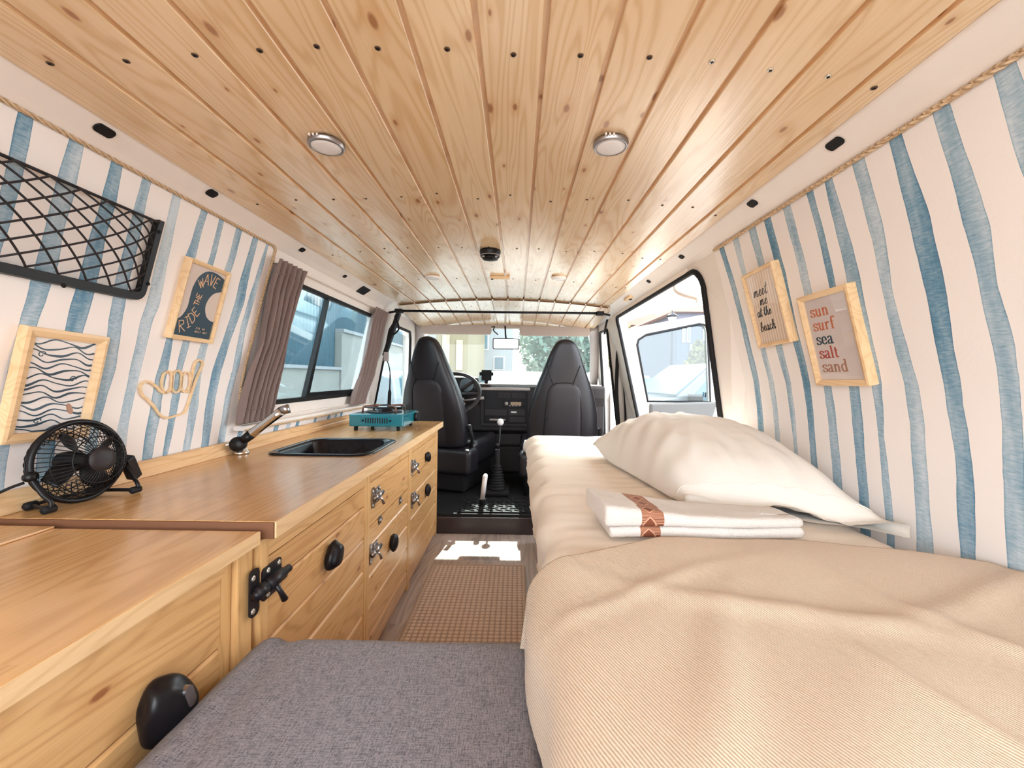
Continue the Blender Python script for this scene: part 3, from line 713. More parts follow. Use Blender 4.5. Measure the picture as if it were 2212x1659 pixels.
latch(atX(566, 1264, FX), 1.0, d1, M['iron'], M['screwp']); latch(atX(810, 1071, FX), .80, d2, M['steel'], M['screwp']); latch(atX(805, 1191, FX), .80, d2b, M['steel'], M['screwp'])
latch(atX(891, 1008, FX), .85, d3, M['steel'], M['screwp']); latch(atX(892, 1078, FX), .85, d3b, M['steel'], M['screwp'])
for u, v in ((820, 1123), (864, 1081)):
    p = atX(u, v, FX); mb = MB(); mb.box((p.x, p.y - .011, p.z - .012), (p.x + .0018, p.y + .011, p.z + .012), bev=.0006); mb.tube([(p.x + .003, p.y - .011, p.z), (p.x + .003, p.y + .011, p.z)], .003, 8); mb.build('hinge', M['steel'], d2)
# end panel of the row
# near chest with its own lid
ch = empty('kitchen_cabinet', (-.6, .1, 0), 'low pine chest in front of the worktop with a big notched black handle', 'kitchen cabinet', 'pine kitchen cabinets in a row')
mb = MB(); mb.box((-.832, -.42, .002), (-.424, .640, NZ - .021)); [mb.tone.__setitem__(q, .3) for q in range(len(mb.f))]; mb.build('carcass', M['cab'], ch)
mb = MB(); mb.box((-.424, .606, .002), (-.402, .640, NZ - .022), bev=.002); mb.build('post', M['cabz'], ch)
mb = MB(); mb.box((-.424, .582, .002), (-.410, .604, NZ - .022), bev=.002); mb.build('post', M['cabz'], ch)
mb = MB(); boards(mb, -.42, .581, NZ - .044, NZ - .022, -.404); mb.build('rail', M['cab'], ch)
mb = MB(); boards(mb, -.42, .580, .02, NZ - .047, -.409, w=.098, zoff=.098); pn = mb.build('front_panel', M['cab'], ch)
mb = MB(); bm = bmesh.new()
p = atX(332, 1523, -.409)
pebble(p, .029, .036, .020, pn, 6.0, .35)
mb = MB(); q = V((p.x + .0345, p.y + .008, p.z + .005)); mb.prism(rrect(-.006, -.014, .006, .014, .0058, 5), lambda a, b, h: V((q.x + h, q.y + a * .94 - b * .34, q.z + a * .34 + b * .94)), -.012, .0018)
mb.build('notch', M['steel'], pn)
mb = MB(); mb.box((-.835, -.43, NZ - .020), (-.388, .634, NZ), bev=.0015); lid = mb.build('chest_lid', [M['top']])
tag(lid, 'beech top of the low chest in the foreground', 'worktop')
mb = MB(); mb.box((-.3885, -.43, NZ - .0195), (-.3868, .6335, NZ - .0005)); mb.build('edge_strip', M['edge'], lid)
mb = MB(); mb.box((-.832, .12, NZ + .0002), (-.700, .6335, NZ + .0035), bev=.0008); mb.build('filler_board', M['top'], lid)
# ---- worktop with sink cut-out
SK = (-.722, 1.175, -.418, 1.492)
mb = MB(); mb.prism([(-.840, .652), (-.376, .652), (-.376, 2.128), (-.840, 2.128)], lambda x, y, h: V((x, y, WZ - h)), 0, .026, [rrect(SK[0] + .012, SK[1] + .012, SK[2] - .012, SK[3] - .012, .05)[::-1]])
top = tag(mb.build('worktop', M['top']), 'long beech worktop holding the fan, black sink and teal stove', 'worktop')
mb = MB(); mb.box((-.3765, .652, WZ - .026), (-.3735, 2.128, WZ - .0005), bev=.0006); mb.build('edge_strip', M['edge'], top)
mb = MB(); mb.box((-.840, .6485, WZ - .026), (-.376, .6515, WZ - .001)); mb.build('end_strip', mat('dark_end_grain', (.16, .062, .026), .7), top)
mb = MB(); sx = XL(.62) + .005
P = [(0, 0), (.019, 0), (.019, .013), (.016, .017), (.012, .018), (.012, .031), (.009, .034), (0, .034)]
mb.prism(P, lambda a, b, h: V((sx + a, h, WZ + .0005 + b)), -.42, 2.13)
tag(mb.build('backsplash_board', M['edge']), 'stepped pine skirting board along the back of the worktop', 'skirting')
# ---- sink
x0, y0, x1, y1 = SK; sk = MB()
def ring(x0, y0, x1, y1, r, z): return [V((a, b, z)) for a, b in rrect(x0, y0, x1, y1, r, 7)]
rs = [ring(x0, y0, x1, y1, .052, WZ + .0005), ring(x0 + .001, y0 + .001, x1 - .001, y1 - .001, .052, WZ + .0045), ring(x0 + .006, y0 + .006, x1 - .006, y1 - .006, .05, WZ + .0065), ring(x0 + .016, y0 + .016, x1 - .016, y1 - .016, .045, WZ + .0045),
      ring(x0 + .021, y0 + .021, x1 - .021, y1 - .021, .045, WZ - .004), ring(x0 + .030, y0 + .030, x1 - .030, y1 - .030, .05, WZ - .115), ring(x0 + .055, y0 + .055, x1 - .055, y1 - .055, .05, WZ - .13), ring(x0 + .13, y0 + .13, x1 - .13, y1 - .13, .02, WZ - .133)]
n = len(rs[0]); sk.add([p for r in rs for p in r], [(i * n + k, i * n + (k + 1) % n, (i + 1) * n + (k + 1) % n, (i + 1) * n + k) for i in range(len(rs) - 1) for k in range(n)] + [tuple((len(rs) - 1) * n + k for k in range(n))], True)
sink = tag(sk.build('sink', M['gloss']), 'square black enamel sink set into the beech worktop', 'sink')
mb = MB(); mb.lathe([(.03, 0), (.03, .003), (.02, .001), (0, .001)], Matrix.Translation(((x0 + x1) / 2, (y0 + y1) / 2, WZ - .132)), 20); mb.build('drain', M['steel'], sink)
# ---- folding tap lying over the worktop
fb = V((-.797, 1.175, WZ)); fh = V((-.790, 1.185, WZ + .030)); ft = V((-.672, 1.20, WZ + .128))
tap = empty('tap', fb, 'folding chrome tap with a round black swivel at the corner of the sink', 'tap')
mb = MB(); mb.lathe([(.021, 0), (.021, .006), (.015, .010), (.013, .024), (.010, .03)], Matrix.Translation((fh.x, fh.y + .012, WZ + .0003)), 20); mb.build('base', M['chrome'], tap)
mb = MB(); mb.lathe([(.0, -.012), (.019, -.012), (.021, -.009), (.021, .009), (.018, .013), (.0, .014)], axisM(fh, (.35, -.93, .12)), 24); mb.build('swivel', M['black'], tap)
dirn = (ft - fh).normalized()
mb = MB(); mb.tube([fh + dirn * .015, fh + dirn * .045], [.0125, .014], 16); mb.build('sleeve', M['black'], tap)
mb = MB(); mb.tube([fh + dirn * t_ for t_ in (.043, .05, .09, .13, .148)], [.0128, .0135, .012, .0125, .0135], 18); mb.build('spout', M['chrome'], tap)
mb = MB(); hd = ft - dirn * .004; mb.tube([hd, hd + dirn * .012, hd + dirn * .014 + V((.003, -.002, -.016))], [.0135, .013, .011], 14); mb.build('nozzle', M['steel'], tap)
mb = MB(); mb.tube([fh + V((-.015, -.005, .0)), fh + V((-.035, -.008, -.002)), fh + V((-.037, -.012, -.010))], [.005, .006, .005], 10); mb.build('lever', M['chrome'], tap)
# ---- teal camping stove
sv = empty('camping_stove', (-.58, 1.85, WZ), 'teal enamel camping stove with slotted front and brown pan supports', 'stove')
bx0, bx1, by0, by1, bz0, bz1 = -.694, -.468, 1.725, 1.965, WZ + .018, WZ + .070
mb = MB(); mb.box((bx0, by0, bz0), (bx1, by1, bz1), bev=.006); body = mb.build('body', M['teal'], sv)
for k in range(10):
    mb = MB(); xx = -.624 + k * .0098; mb.box((xx - .0022, by0 - .0012, bz0 + .014), (xx + .0022, by0 + .002, bz0 + .036)); mb.build('vent_slot', M['dash2'], body)
for xx in (-.636, -.523):
    mb = MB(); mb.lathe([(.0048, 0), (.0048, .0014), (0, .0014)], axisM((xx, by0 + .0002, bz0 + .025), (0, -1, 0)), 12); mb.build('screw', M['dash2'], body)
mb = MB(); mb.tube([(p_[0], by0 - .0004, p_[1]) for p_ in rrect(-.645, bz0 + .009, -.512, bz0 + .041, .010)], .0012, 5, closed=True); mb.build('pressed_rim', M['teal'], body)
for a, b in ((bx0 + .022, by0 + .02), (bx1 - .026, by0 + .02), (bx0 + .022, by1 - .02), (bx1 - .026, by1 - .02)):
    mb = MB(); mb.lathe([(.007, 0), (.008, .004), (.008, .0195)], Matrix.Translation((a, b, WZ + .0003)), 12); mb.build('foot', M['rubber'], sv)
bc = V((-.585, 1.845, bz1))
mb = MB(); mb.lathe([(.072, 0), (.078, .003), (.070, .005), (.035, .002), (.033, .016), (.022, .018), (0, .018)], Matrix.Translation(bc), 32); mb.build('burner', M['iron'], sv)
for k in range(4):
    a = pi / 4 + k * pi / 2; c_, s_ = cos(a), sin(a); mb = MB()
    mb.tube([bc + V((c_ * .100, s_ * .100, .0)), bc + V((c_ * .098, s_ * .098, .024)), bc + V((c_ * .088, s_ * .088, .028)), bc + V((c_ * .03, s_ * .03, .027))], .0042, 6); mb.build('pan_support', mat('browned_steel', (.16, .07, .045), .4, metal=.5), sv)
mb = MB(); mb.tube([bc + V((.088 * cos(k * pi / 12), .088 * sin(k * pi / 12), .024)) for k in range(24)], .0035, 6, closed=True); mb.build('support_ring', M['iron'], sv)
mb = MB(); mb.lathe([(.021, 0), (.021, .010), (.017, .014), (.0, .015)], axisM((bx1 + .0002, by1 - .050, bz0 + .025), (1, 0, 0)), 20); mb.box((bx1 + .012, by1 - .053, bz0 + .006), (bx1 + .022, by1 - .047, bz0 + .044), bev=.001); mb.build('gas_knob', M['black'], sv)
mb = MB(); mb.box((bx1 + .0003, by1 - .024, bz0 + .004), (bx1 + .007, by1 - .008, bz1 - .004), bev=.001); mb.build('cartridge_lever', M['steel'], sv)
# ---- desk fan
FC = V((-.768, .735, .6425)); FR = .0665
fan = empty('desk_fan', (FC.x, FC.y, WZ), 'small black wire desk fan tilted on the worktop by the wave print', 'fan')
FM = axisM(FC, (.985, -.14, .10)); Q = lambda r, a, h: FM @ V((r * cos(a), r * sin(a), h))
def circ(r, h, n=48): return [Q(r, 2 * pi * k / n, h) for k in range(n)]
mb = MB(); mb.tube(circ(FR + .002, .0), .0044, 8, closed=True); mb.tube(circ(FR, -.006), .0035, 6, closed=True); mb.build('ring', M['black'], fan)
mb = MB()
for k in range(52):
    a = 2 * pi * k / 52; mb.tube([Q(.016, a, .046), Q(.03, a, .0445), Q(.046, a, .037), Q(.058, a, .022), Q(.0655, a, .002)], .00075, 4, cap=False)
mb.tube(circ(.040, .0405), .0010, 5, closed=True); mb.tube(circ(.058, .022), .0008, 5, closed=True)
fg = mb.build('front_grille', M['black'], fan)
mb = MB(); mb.lathe([(.0195, 0), (.0215, .002), (.0205, .006), (.012, .0085), (0, .009)], FM @ Matrix.Translation((0, 0, .042)), 32); mb.build('hub_cap', M['dash'], fg)
mb = MB()
for sgn in (1, -1):
    for k in range(34):
        a = 2 * pi * k / 34; mb.tube([Q(.0665, a, -.004), Q(.066, a + sgn * .12, -.014), Q(.062, a + sgn * .26, -.024), Q(.052, a + sgn * .42, -.034), Q(.040, a + sgn * .55, -.038)], .00072, 4, cap=False)
mb.tube(circ(.0665, -.014), .001, 5, closed=True); mb.tube(circ(.05, -.035), .001, 5, closed=True)
mb.build('rear_grille', M['black'], fan)
for k in range(4):
    a0 = .3 + k * pi / 2; mb = MB()
    def bl(s_, t_):
        r = .012 + .046 * t_; w = (.34 + .38 * sin(pi * min(1, t_ * 1.15 + .02)) ** .7); a = a0 + (s_ - .5) * w * 1.05 + .25 * t_
        return Q(r, a, .004 + (s_ - .5) * .018)
    mb.grid(10, 10, bl); mb.build('blade', M['black'], fan, [SOL(.0012)])
mb = MB(); mb.lathe([(.0, -.036), (.017, -.036), (.018, -.01), (.011, -.004), (.011, .014), (.006, .018), (0, .018)], FM, 20); mb.build('motor', M['rubber'], fan)
# tilting stand: two uprights from side pivots down to rubber feet, rear loop
L0 = FC + V((-.004, -.0735, -.012)); L1 = FC + V((.004, .0735, -.012))
fz = WZ + .0075
fA = V((-.752, .672, fz)); fA2 = V((-.802, .690, fz)); fB = V((-.722, .792, fz)); fB2 = V((-.798, .786, fz))
for nm, (top_, a_, b_) in (('upright', (L0, fA, fA2)), ('upright', (L1, fB, fB2))):
    mb = MB(); mb.tube(smooth_path([top_, top_.lerp(a_, .55) + V((.004, 0, 0)), a_ + V((.003, 0, .012)), a_ + V((0, 0, .001)), a_.lerp(b_, .5), b_], 5), .0034, 7); mb.build(nm, M['black'], fan)
mb = MB(); mb.tube(smooth_path([fA2, fA2 + V((-.002, .03, 0)), fB2 + V((-.002, -.03, 0)), fB2], 5), .0028, 6); mb.build('rear_bar', M['black'], fan)
for a_ in (fA, fB, fA2, fB2):
    mb = MB(); d_ = V((.0, .010, 0)); mb.tube([a_ - d_, a_ - d_ * .7, a_ + d_ * .7, a_ + d_], [.004, .0068, .0068, .004], 10); mb.build('foot', M['rubber'], fan)
for p_ in (L0, L1):
    mb = MB(); mb.lathe([(.0, -.006), (.0075, -.006), (.0085, 0), (.006, .006), (0, .007)], axisM(p_, (0, -1, 0)), 14); mb.tube([p_, p_ + (FC - p_) * .12], .006, 8); mb.build('pivot', M['black'], fan)
mb = MB(); R_ = Matrix.Translation(L1 + V((.006, .002, -.010))) @ Matrix.Rotation(.55, 4, 'X') @ Matrix.Rotation(.15, 4, 'Y'); mb.box((-.009, -.004, -.040), (.009, .014, .012), M=R_, bev=.002); mb.build('switch_box', M['black'], fan)
pth = smooth_path([L0 + V((-.004, -.004, -.008)), V((-.795, .645, .612)), V((-.815, .60, .585)), V((-.80, .54, NZ + .006)), V((-.78, .44, NZ + .003)), V((-.77, .3, NZ + .003))], 8)
mb = MB(); mb.tube(pth, .0022, 6); mb.build('cable', M['rubber'], fan)

# ================================================================== SOFT THINGS
def softbox(mb, lo, hi, r, res, fn=None):
    lo, hi = V(lo), V(hi); n = [max(2, int((hi[i] - lo[i]) / res[i])) for i in range(3)]
    def lin(i):     # denser near the corners
        return [lo[i]] + [lo[i] + r * q for q in (.15, .4, .7)] + [lo[i] + r + (hi[i] - lo[i] - 2 * r) * k / n[i] for k in range(n[i] + 1)] + [hi[i] - r * q for q in (.7, .4, .15)] + [hi[i]]
    A = [lin(i) for i in range(3)]
    def P(x, y, z):
        p = V((x, y, z)); c = V([min(max(p[i], lo[i] + r), hi[i] - r) for i in range(3)]); d = p - c
        if d.length > 1e-9: p = c + d.normalized() * min(r, d.length) if sum(abs(d[i]) > 1e-7 for i in range(3)) == 1 else c + d.normalized() * r
        return fn(p) if fn else p
    for ax in range(3):
        o1, o2 = [i for i in range(3) if i != ax]
        for side in (lo[ax], hi[ax]):
            a1, a2 = A[o1], A[o2]; vs = []
            for s in a2:
                for t in a1:
                    q = [0, 0, 0]; q[ax] = side; q[o1] = t; q[o2] = s; vs.append(P(*q))
            m = len(a1); mb.add(vs, [(j * m + i, j * m + i + 1, (j + 1) * m + i + 1, (j + 1) * m + i) for j in range(len(a2) - 1) for i in range(m - 1)], True)
def weld(o, d=.0002):
    bm = bmesh.new(); bm.from_mesh(o.data); bmesh.ops.remove_doubles(bm, verts=bm.verts, dist=d); bmesh.ops.recalc_face_normals(bm, faces=bm.faces); bm.to_mesh(o.data); bm.free(); return o
nz = lambda x, y, z=0.0: noise.noise(V((x, y, z)))
# ---- bench and its cushion in the foreground
be = empty('bench', (-.17, .1, 0), 'pine bench under the grey cushion across the aisle', 'bench')
mb = MB(); mb.box((-.398, -.42, .003), (.040, .602, .32), bev=.003); mb.build('seat_box', M['cab'], be)
def f_c(p):
    ex = max(0, 1 - abs(p.x + .365) / .03); top_ = 1 if p.z > .39 else 0
    w = .0035 * nz(p.x * 9, p.y * 4, 2) + .004 * math.exp(-((p.x + .335 + .02 * sin(p.y * 3)) / .012) ** 2) * top_ - .004 * math.exp(-((p.x + .312 + .02 * sin(p.y * 3)) / .012) ** 2) * top_
    return p + V((.004 * nz(p.y * 6, p.z * 9, 1) if p.x < -.37 else 0, .0035 * nz(p.x * 8, 1, p.z * 5) if p.y > .6 else 0, w * (1 if p.z > .36 else .2)))
mb = MB(); softbox(mb, (-.388, -.42, .323), (.041, .632, .411), .030, (.012, .02, .02), f_c)
cu = tag(weld(mb.build('bench_cushion', M['heather'])), 'grey heather bench cushion between the low chest and the bed', 'cushion')
# ---- bed base, mattress, sheet
bd = empty('bed', (.4, .8, 0), 'pine bed box hidden under the cream sheet along the right wall', 'bed')
mb = MB(); mb.box((.130, -.42, .003), (.670, 1.93, .330), bev=.003); mb.build('bed_box', M['cab'], bd)
BZ = .525
def f_m(p):
    x, y, z = p; dx = (BZ - z) * .10
    if x < .2:
        k = max(0.0, min(1.0, (.10 + .06 - x) / .06)) if x < .16 else 0
        ph = y * 34 + z * 15
        fo = .0105 * sin(ph + 3 * nz(y * 3, z * 2, 4)) * (.4 + .6 * abs(nz(y * 5, z * 3, 7)) * 2) + .005 * nz(y * 30 + z * 20, z * 6, 1)
        x += (dx + fo) * k + .004 * nz(y * 3, z * 3, 9) * k
    if z > BZ - .04:
        z += .0030 * nz(x * 5, y * 5, 3) + .0075 * max(0, nz(x * 2.2 + y * .4, y * 17, 5)) + .0035 * nz(x * 9, y * 34, 8)
    return V((x, y, z))
mb = MB(); softbox(mb, (.045, -.42, .334), (.670, 2.03, BZ), .052, (.016, .010, .016), lambda p: f_m(p))
mt = weld(mb.build('mattress', M['sheet'])); tag(mt, 'mattress in a wrinkled cream fitted sheet on the bed box', 'mattress')
mb = MB()
def skirt(s, t):
    y = -.40 + 2.425 * s; z = .40 - .37 * t; p = f_m(V((.045, y, z)))
    if s > .985: p.x += .0
    p.x += .012 + .012 * t + .007 * sin(y * 34 + z * 15 + 3 * nz(y * 3, z * 2, 4)) * t
    if z > .34: p.x -= .014 * (z - .34) / .06
    return p
mb.grid(260, 26, skirt); mb.build('sheet_drop', M['sheet'], mt, [SOL(.002)])
mb = MB(); mb.grid(40, 20, lambda s, t: V((.075 + .035 * t + .57 * s, 2.022 + .006 * t * sin(s * 30), .40 - .37 * t))); mb.build('sheet_drop', M['sheet'], mt, [SOL(.002)])
# ---- pillow: ivory pillowcase with its open hem towards the camera
PC = [V((.268, 1.46, 0)), V((.628, 1.52, 0)), V((.668, .705, 0)), V((.355, .866, 0))]     # far-left, far-right, near-right, near-left
mb = MB(); NS, NT = 46, 84
def pil(s, t, top_):
    a = 2 * s - 1; b = 2 * t - 1
    p = PC[0].lerp(PC[1], s).lerp(PC[3].lerp(PC[2], s), t)
    ea = 1 - abs(a) ** 3.4; eb = 1 - abs(b) ** 3.0 if b < 0 else 1 - min(1, (abs(b) * 1.10)) ** 2.2
    f = max(0, ea) ** .50 * max(0, eb) ** .62
    pinch = .10 * (1 - abs(b) ** 2) * a * (1 if abs(a) > .9 else .6) * 0
    c = (PC[0] + PC[1] + PC[2] + PC[3]) / 4
    p = p + (c - p) * (.045 * (1 - (a * b) ** 2) * max(abs(a), abs(b)) ** 4)
    zt = .168 * f + .010 * (1 - f); zb = .004 * (1 - f)
    w = f ** .5 * (.008 * nz(s * 3.2 + t, t * 6, 2) + .0065 * nz(s * 12 + t * 4, t * 9 - s * 6, 5) + .0045 * (abs(nz(s * 5 - t * 3, t * 14 + s * 5, 8)) ** .6)) + .0045 * nz(s * 22, t * 7, 3) * (1 - f)
    w += .0042 * sin(t * 46 + s * 14 + 4 * nz(s * 4, t * 6, 1)) * math.exp(-((s - .06) / .20) ** 2) * f ** .3 * (.4 + abs(nz(t * 5, s * 3, 6)) * 1.6) + .003 * sin(s * 40 + 3 * nz(s * 5, t * 5, 3)) * math.exp(-((t - .88) / .14) ** 2) * f ** .3
    crease = .004 * math.exp(-((a * .8 + b * .6 + .1) / .05) ** 2) * f
    z = BZ + .006 + (zt + w + crease if top_ else zb)
    flap = max(0, (t - .90) / .10)
    if flap > 0: z += (.018 * flap * (sin(s * 13 + 1) * .5 + .6) if top_ else .002 + .004 * flap * (sin(s * 17) * .5 + .5))
    lift = math.exp(-((s) ** 2 + (t) ** 2) / .02) * .035
    if not top_: z += lift
    else: z += lift * .8
    return V((p.x, p.y, z))
o1 = mb.grid(NS, NT, lambda s, t: pil(s, t, True)); o2 = mb.grid(NS, NT, lambda s, t: pil(s, t, False))
def stitch(lst): 
    for i, j in zip(lst, lst[1:]): mb.add([], []); mb.f.append([o1 + i, o1 + j, o2 + j, o2 + i]); mb.m.append(0); mb.sm.append(True)
stitch([i for i in range(NS)]); stitch([j * NS for j in range(NT)]); stitch([j * NS + NS - 1 for j in range(NT)])
stitch([(NT - 1) * NS + i for i in range(NS // 3)])
pw = tag(mb.build('pillow', M['pillow']), 'plump ivory pillow leaning at the wall with its open hem nearest', 'pillow')
mb = MB(); mb.tube([pil(i / 60, .93, True) + V((0, 0, .0008)) for i in range(61)], .0011, 4); mb.build('hem_seam', M['pillow'], pw)
# ---- two folded towels with a woven brown band
def band_mat():
    m = bpy.data.materials.new('brown_woven_band'); m.use_nodes = True; N = m.node_tree.nodes; L = m.node_tree.links; b = N['Principled BSDF']; b.inputs['Roughness'].default_value = .85
    t = N.new('ShaderNodeTexCoord'); s = N.new('ShaderNodeSeparateXYZ'); L.new(t.outputs['Object'], s.inputs[0])
    run = mth(m, 'ADD', s.outputs[1], s.outputs[2]); px = mth(m, 'ABSOLUTE', mth(m, 'DIVIDE', s.outputs[0], .016))
    cell = mth(m, 'ABSOLUTE', mth(m, 'MULTIPLY_ADD', mth(m, 'FRACT', mth(m, 'DIVIDE', run, .034)), 2.0, -1.0))
    dmd = mth(m, 'ABSOLUTE', mth(m, 'SUBTRACT', mth(m, 'ADD', px, cell), .72))
    edge = mth(m, 'LESS_THAN', dmd, .10); st = mth(m, 'GREATER_THAN', mth(m, 'SINE', mth(m, 'MULTIPLY', run, 2400.0)), .35)
    st = mth(m, 'MULTIPLY', st, mth(m, 'GREATER_THAN', mth(m, 'ADD', px, cell), .85)); f = mth(m, 'MAXIMUM', edge, st)
    c = ramp(m, f, [(0.0, (.20, .055, .025)), (.9, (.60, .32, .20))]); L.new(c, b.inputs['Base Color']); return m
M['band'] = band_mat()
def towel(x0, x1, y0, y1, z0, z1, puff, lab, bx, skew):
    mb = MB()
    def f(p):
        k = (p.z - z0) / (z1 - z0); s = (p.x - x0) / (x1 - x0)
        z = p.z + k * (puff * max(0, 1 - s * 2.2) ** 1.2 - .006 * s * (puff > 0) + .0015 * nz(p.x * 22, p.y * 22, z0 * 90)) 
        p = V((p.x, y0 + (p.y - y0) * (1 - .36 * s), p.z)); x = p.x + (p.y - y0) * skew + (.004 * sin(k * pi) if s < .1 else 0)
        y = p.y + .0035 * sin(s * 7) * (1 if p.y < y0 + .03 else 0) + (.010 * s if p.y < y0 + .03 else 0)
        return V((x, y, z))
    softbox(mb, (x0, y0, z0), (x1, y1, z1), min(.0105, (z1 - z0) * .46), (.0045, .010, .004), f)
    bmesh_f = mb.f; A = MB(); B = MB()
    A.v = mb.v; B.v = list(mb.v)
    for fc, mm, sm in zip(mb.f, mb.m, mb.sm):
        c = sum((mb.v[i] for i in fc), V()) / len(fc); xx = c.x - (c.y - y0) * skew
        T_ = B if bx[0] < xx < bx[1] else A; T_.f.append(fc); T_.m.append(0); T_.sm.append(True)
    used = sorted({i for fc in B.f for i in fc}); mp = {i: k for k, i in enumerate(used)}; B.v = [B.v[i] for i in used]; B.f = [[mp[i] for i in fc] for fc in B.f]
    t_ = tag(weld(A.build('folded_towel', M['towel'])), lab, 'towel', 'folded towels on the bed')
    weld(B.build('woven_band', M['band'], t_)); return t_
towel(.158, .500, .704, .830, BZ + .004, BZ + .022, 0, 'lower of the two folded white towels, lying on the sheet', (.215, .250), -.05)
towel(.150, .498, .702, .832, BZ + .0225, BZ + .045, .016, 'upper of the two folded white towels, open brown-banded fold on top', (.218, .256), -.12)
# ---- blanket over the near half of the bed
def yf(x):
    P = [(-.05, .590), (.05, .600), (.09, .612), (.235, .684), (.474, .686), (.60, .640), (.70, .575)]
    for (a, ya), (b, yb) in zip(P, P[1:]):
        if x <= b: t = (x - a) / (b - a); return ya + (yb - ya) * t
    return P[-1][1]
mb = MB(); NA, NB = 150, 150
def bl(s, t):
    tt = t ** 1.15
    hang = (.078 + .052 * min(1, tt * 5)) ; r = .046; L_ = hang + r * pi / 2 + .60; a = s * L_
    yb = lambda x: yf(x) * (1 - tt) + (-.42) * tt
    if a < hang: x = .030 + .0; z = BZ + .008 - r - (hang - a); y = yb(.03) - 0
    elif a < hang + r * pi / 2: th = (a - hang) / r; x = .030 + r * (1 - cos(th)); z = BZ + .008 - r * (1 - sin(th)); y = yb(x)
    else: x = .030 + r + (a - hang - r * pi / 2); z = BZ + .008; y = yb(x)
    x = min(x, .676)
    side = max(0, 1 - max(0, a - hang) / .05)
    w = .006 * nz(x * 4 + 1, y * 5, 1) + .005 * nz(x * 9 - y * 6, y * 4, 4)
    for (cx_, cy_, dx_, dy_, amp, wd) in ((.30, .48, .92, -.38, .011, .020), (.50, .38, .30, -.95, .008, .014), (.20, .40, .55, .83, .010, .022), (.55, .50, .97, .24, .009, .018), (.38, .25, .2, -.98, .009, .010), (.16, .52, .9, .43, .007, .013), (.62, .3, .6, .8, .007, .02)):
        d = (x - cx_) * dy_ - (y - cy_) * dx_; l = (x - cx_) * dx_ + (y - cy_) * dy_; d += .012 * sin(l * 14)
        w += .62 * amp * math.exp(-(d / wd) ** 2) * math.exp(-(l / .17) ** 2)
    w = max(w, -.004) + .002
    top_ = 1 - side
    z += w * top_ + .028 * max(0, (x - .54) / .14) * min(1, tt * 3 + .3)
    x2 = x - side * (.004 + .008 * sin(y * 11 + 1.0) + .004 * sin(y * 29) + .012 * max(0, (hang - a) / hang) )
    x2 += .014 * side * max(0, (hang - a) / .13) ** 1.0 * (tt > .0)
    z = max(z, .4135 + .002 * sin(y * 20))
    return V((x2, y, z))
mb.grid(NA, NB, bl)
bk = tag(mb.build('blanket', M['blanket'], None, [SOL(.004, 1)]), 'sand coloured twill blanket rumpled over the near end of the bed', 'blanket')
# ---- rug in the aisle
mb = MB(); mb.prism(rrect(-.338, .92, .038, 1.752, .008), lambda a, b, h: V((a, b, h)), .001, .007); rg = mb.build('rug', M['rug'])
tag(rg, 'beige knotted rug on the floor of the aisle', 'rug')
mb = MB(); mb.tube([(a, b, .0055) for a, b in rrect(-.340, .918, .040, 1.754, .010)], .0052, 6, closed=True); mb.build('border', M['rugb'], rg)
# ---- curtains of the left window
def curtain(eL, eR, label, folds):
    L_ = sorted([(wallhit(-1, *p).z, wallhit(-1, *p).y) for p in eL]); R_ = sorted([(wallhit(-1, *p).z, wallhit(-1, *p).y) for p in eR])
    def ip(P, z):
        if z <= P[0][0]: return P[0][1]
        for (za, ya), (zb, yb) in zip(P, P[1:]):
            if z <= zb: return ya + (yb - ya) * (z - za) / (zb - za)
        return P[-1][1]
    z1, z0 = 1.138, .652; mb = MB(); n = folds * 10
    def f(s, t):
        z = z1 + (z0 - z1) * t; k = t * 1.0; e = min(t / .085, (1 - t) / .10, 1)
        a = ip(L_, z); b = ip(R_, z); ss = s + .015 * nz(s * 9, t * 3, folds) * e
        tight = 1 - e
        w = sin(ss * folds * 2 * pi + .8 * sin(t * 5 + s * 4)) * (.0125 * e + .0055 * tight) + .003 * sin(ss * folds * 5 * pi + 2) * e
        if tight > 0: w += .0028 * sin(ss * folds * 6 * pi) * tight
        y = a + (b - a) * ss
        return wallpt(-1, y, z, .026 + w + .006 * tight)
    mb.grid(n, 70, f); o = tag(mb.build('curtain', M['curtain'], None, [SOL(.0016)]), label, 'curtain', 'taupe curtains of the sliding window')
    for tz in (.082, .915):
        mb = MB(); mb.tube([f(i / n, tz) + V((.0018, 0, 0)) for i in range(n + 1)], .0011, 4); mb.build('gathering_seam', M['curtain'], o)
    return o
curtain([(577, 570), (540, 740), (486, 928)], [(640, 605), (612, 700), (588, 798), (564, 905)], 'wider taupe curtain drawn back next to the hand ornament wall', 6)
curtain([(790, 692), (764, 812), (738, 890)], [(822, 694), (797, 812), (771, 884)], 'narrow taupe curtain drawn back beside the driver seat', 5)
for z, l in ((1.136, 'white curtain wire track above the left sliding window'), (.656, 'white curtain wire track below the left sliding window')):
    mb = MB(); mb.tube([wallpt(-1, 1.24 + k * .104, z, .019) for k in range(11)], .0032, 8); t_ = tag(mb.build('curtain_track', M['white']), l, 'curtain track')
    for yy in (1.245, 2.276):
        mb = MB(); c_ = wallpt(-1, yy, z, .010); mb.box((c_.x - .010, c_.y - .006, c_.z - .006), (c_.x + .012, c_.y + .006, c_.z + .006), bev=.002); mb.build('bracket', M['white'], t_)

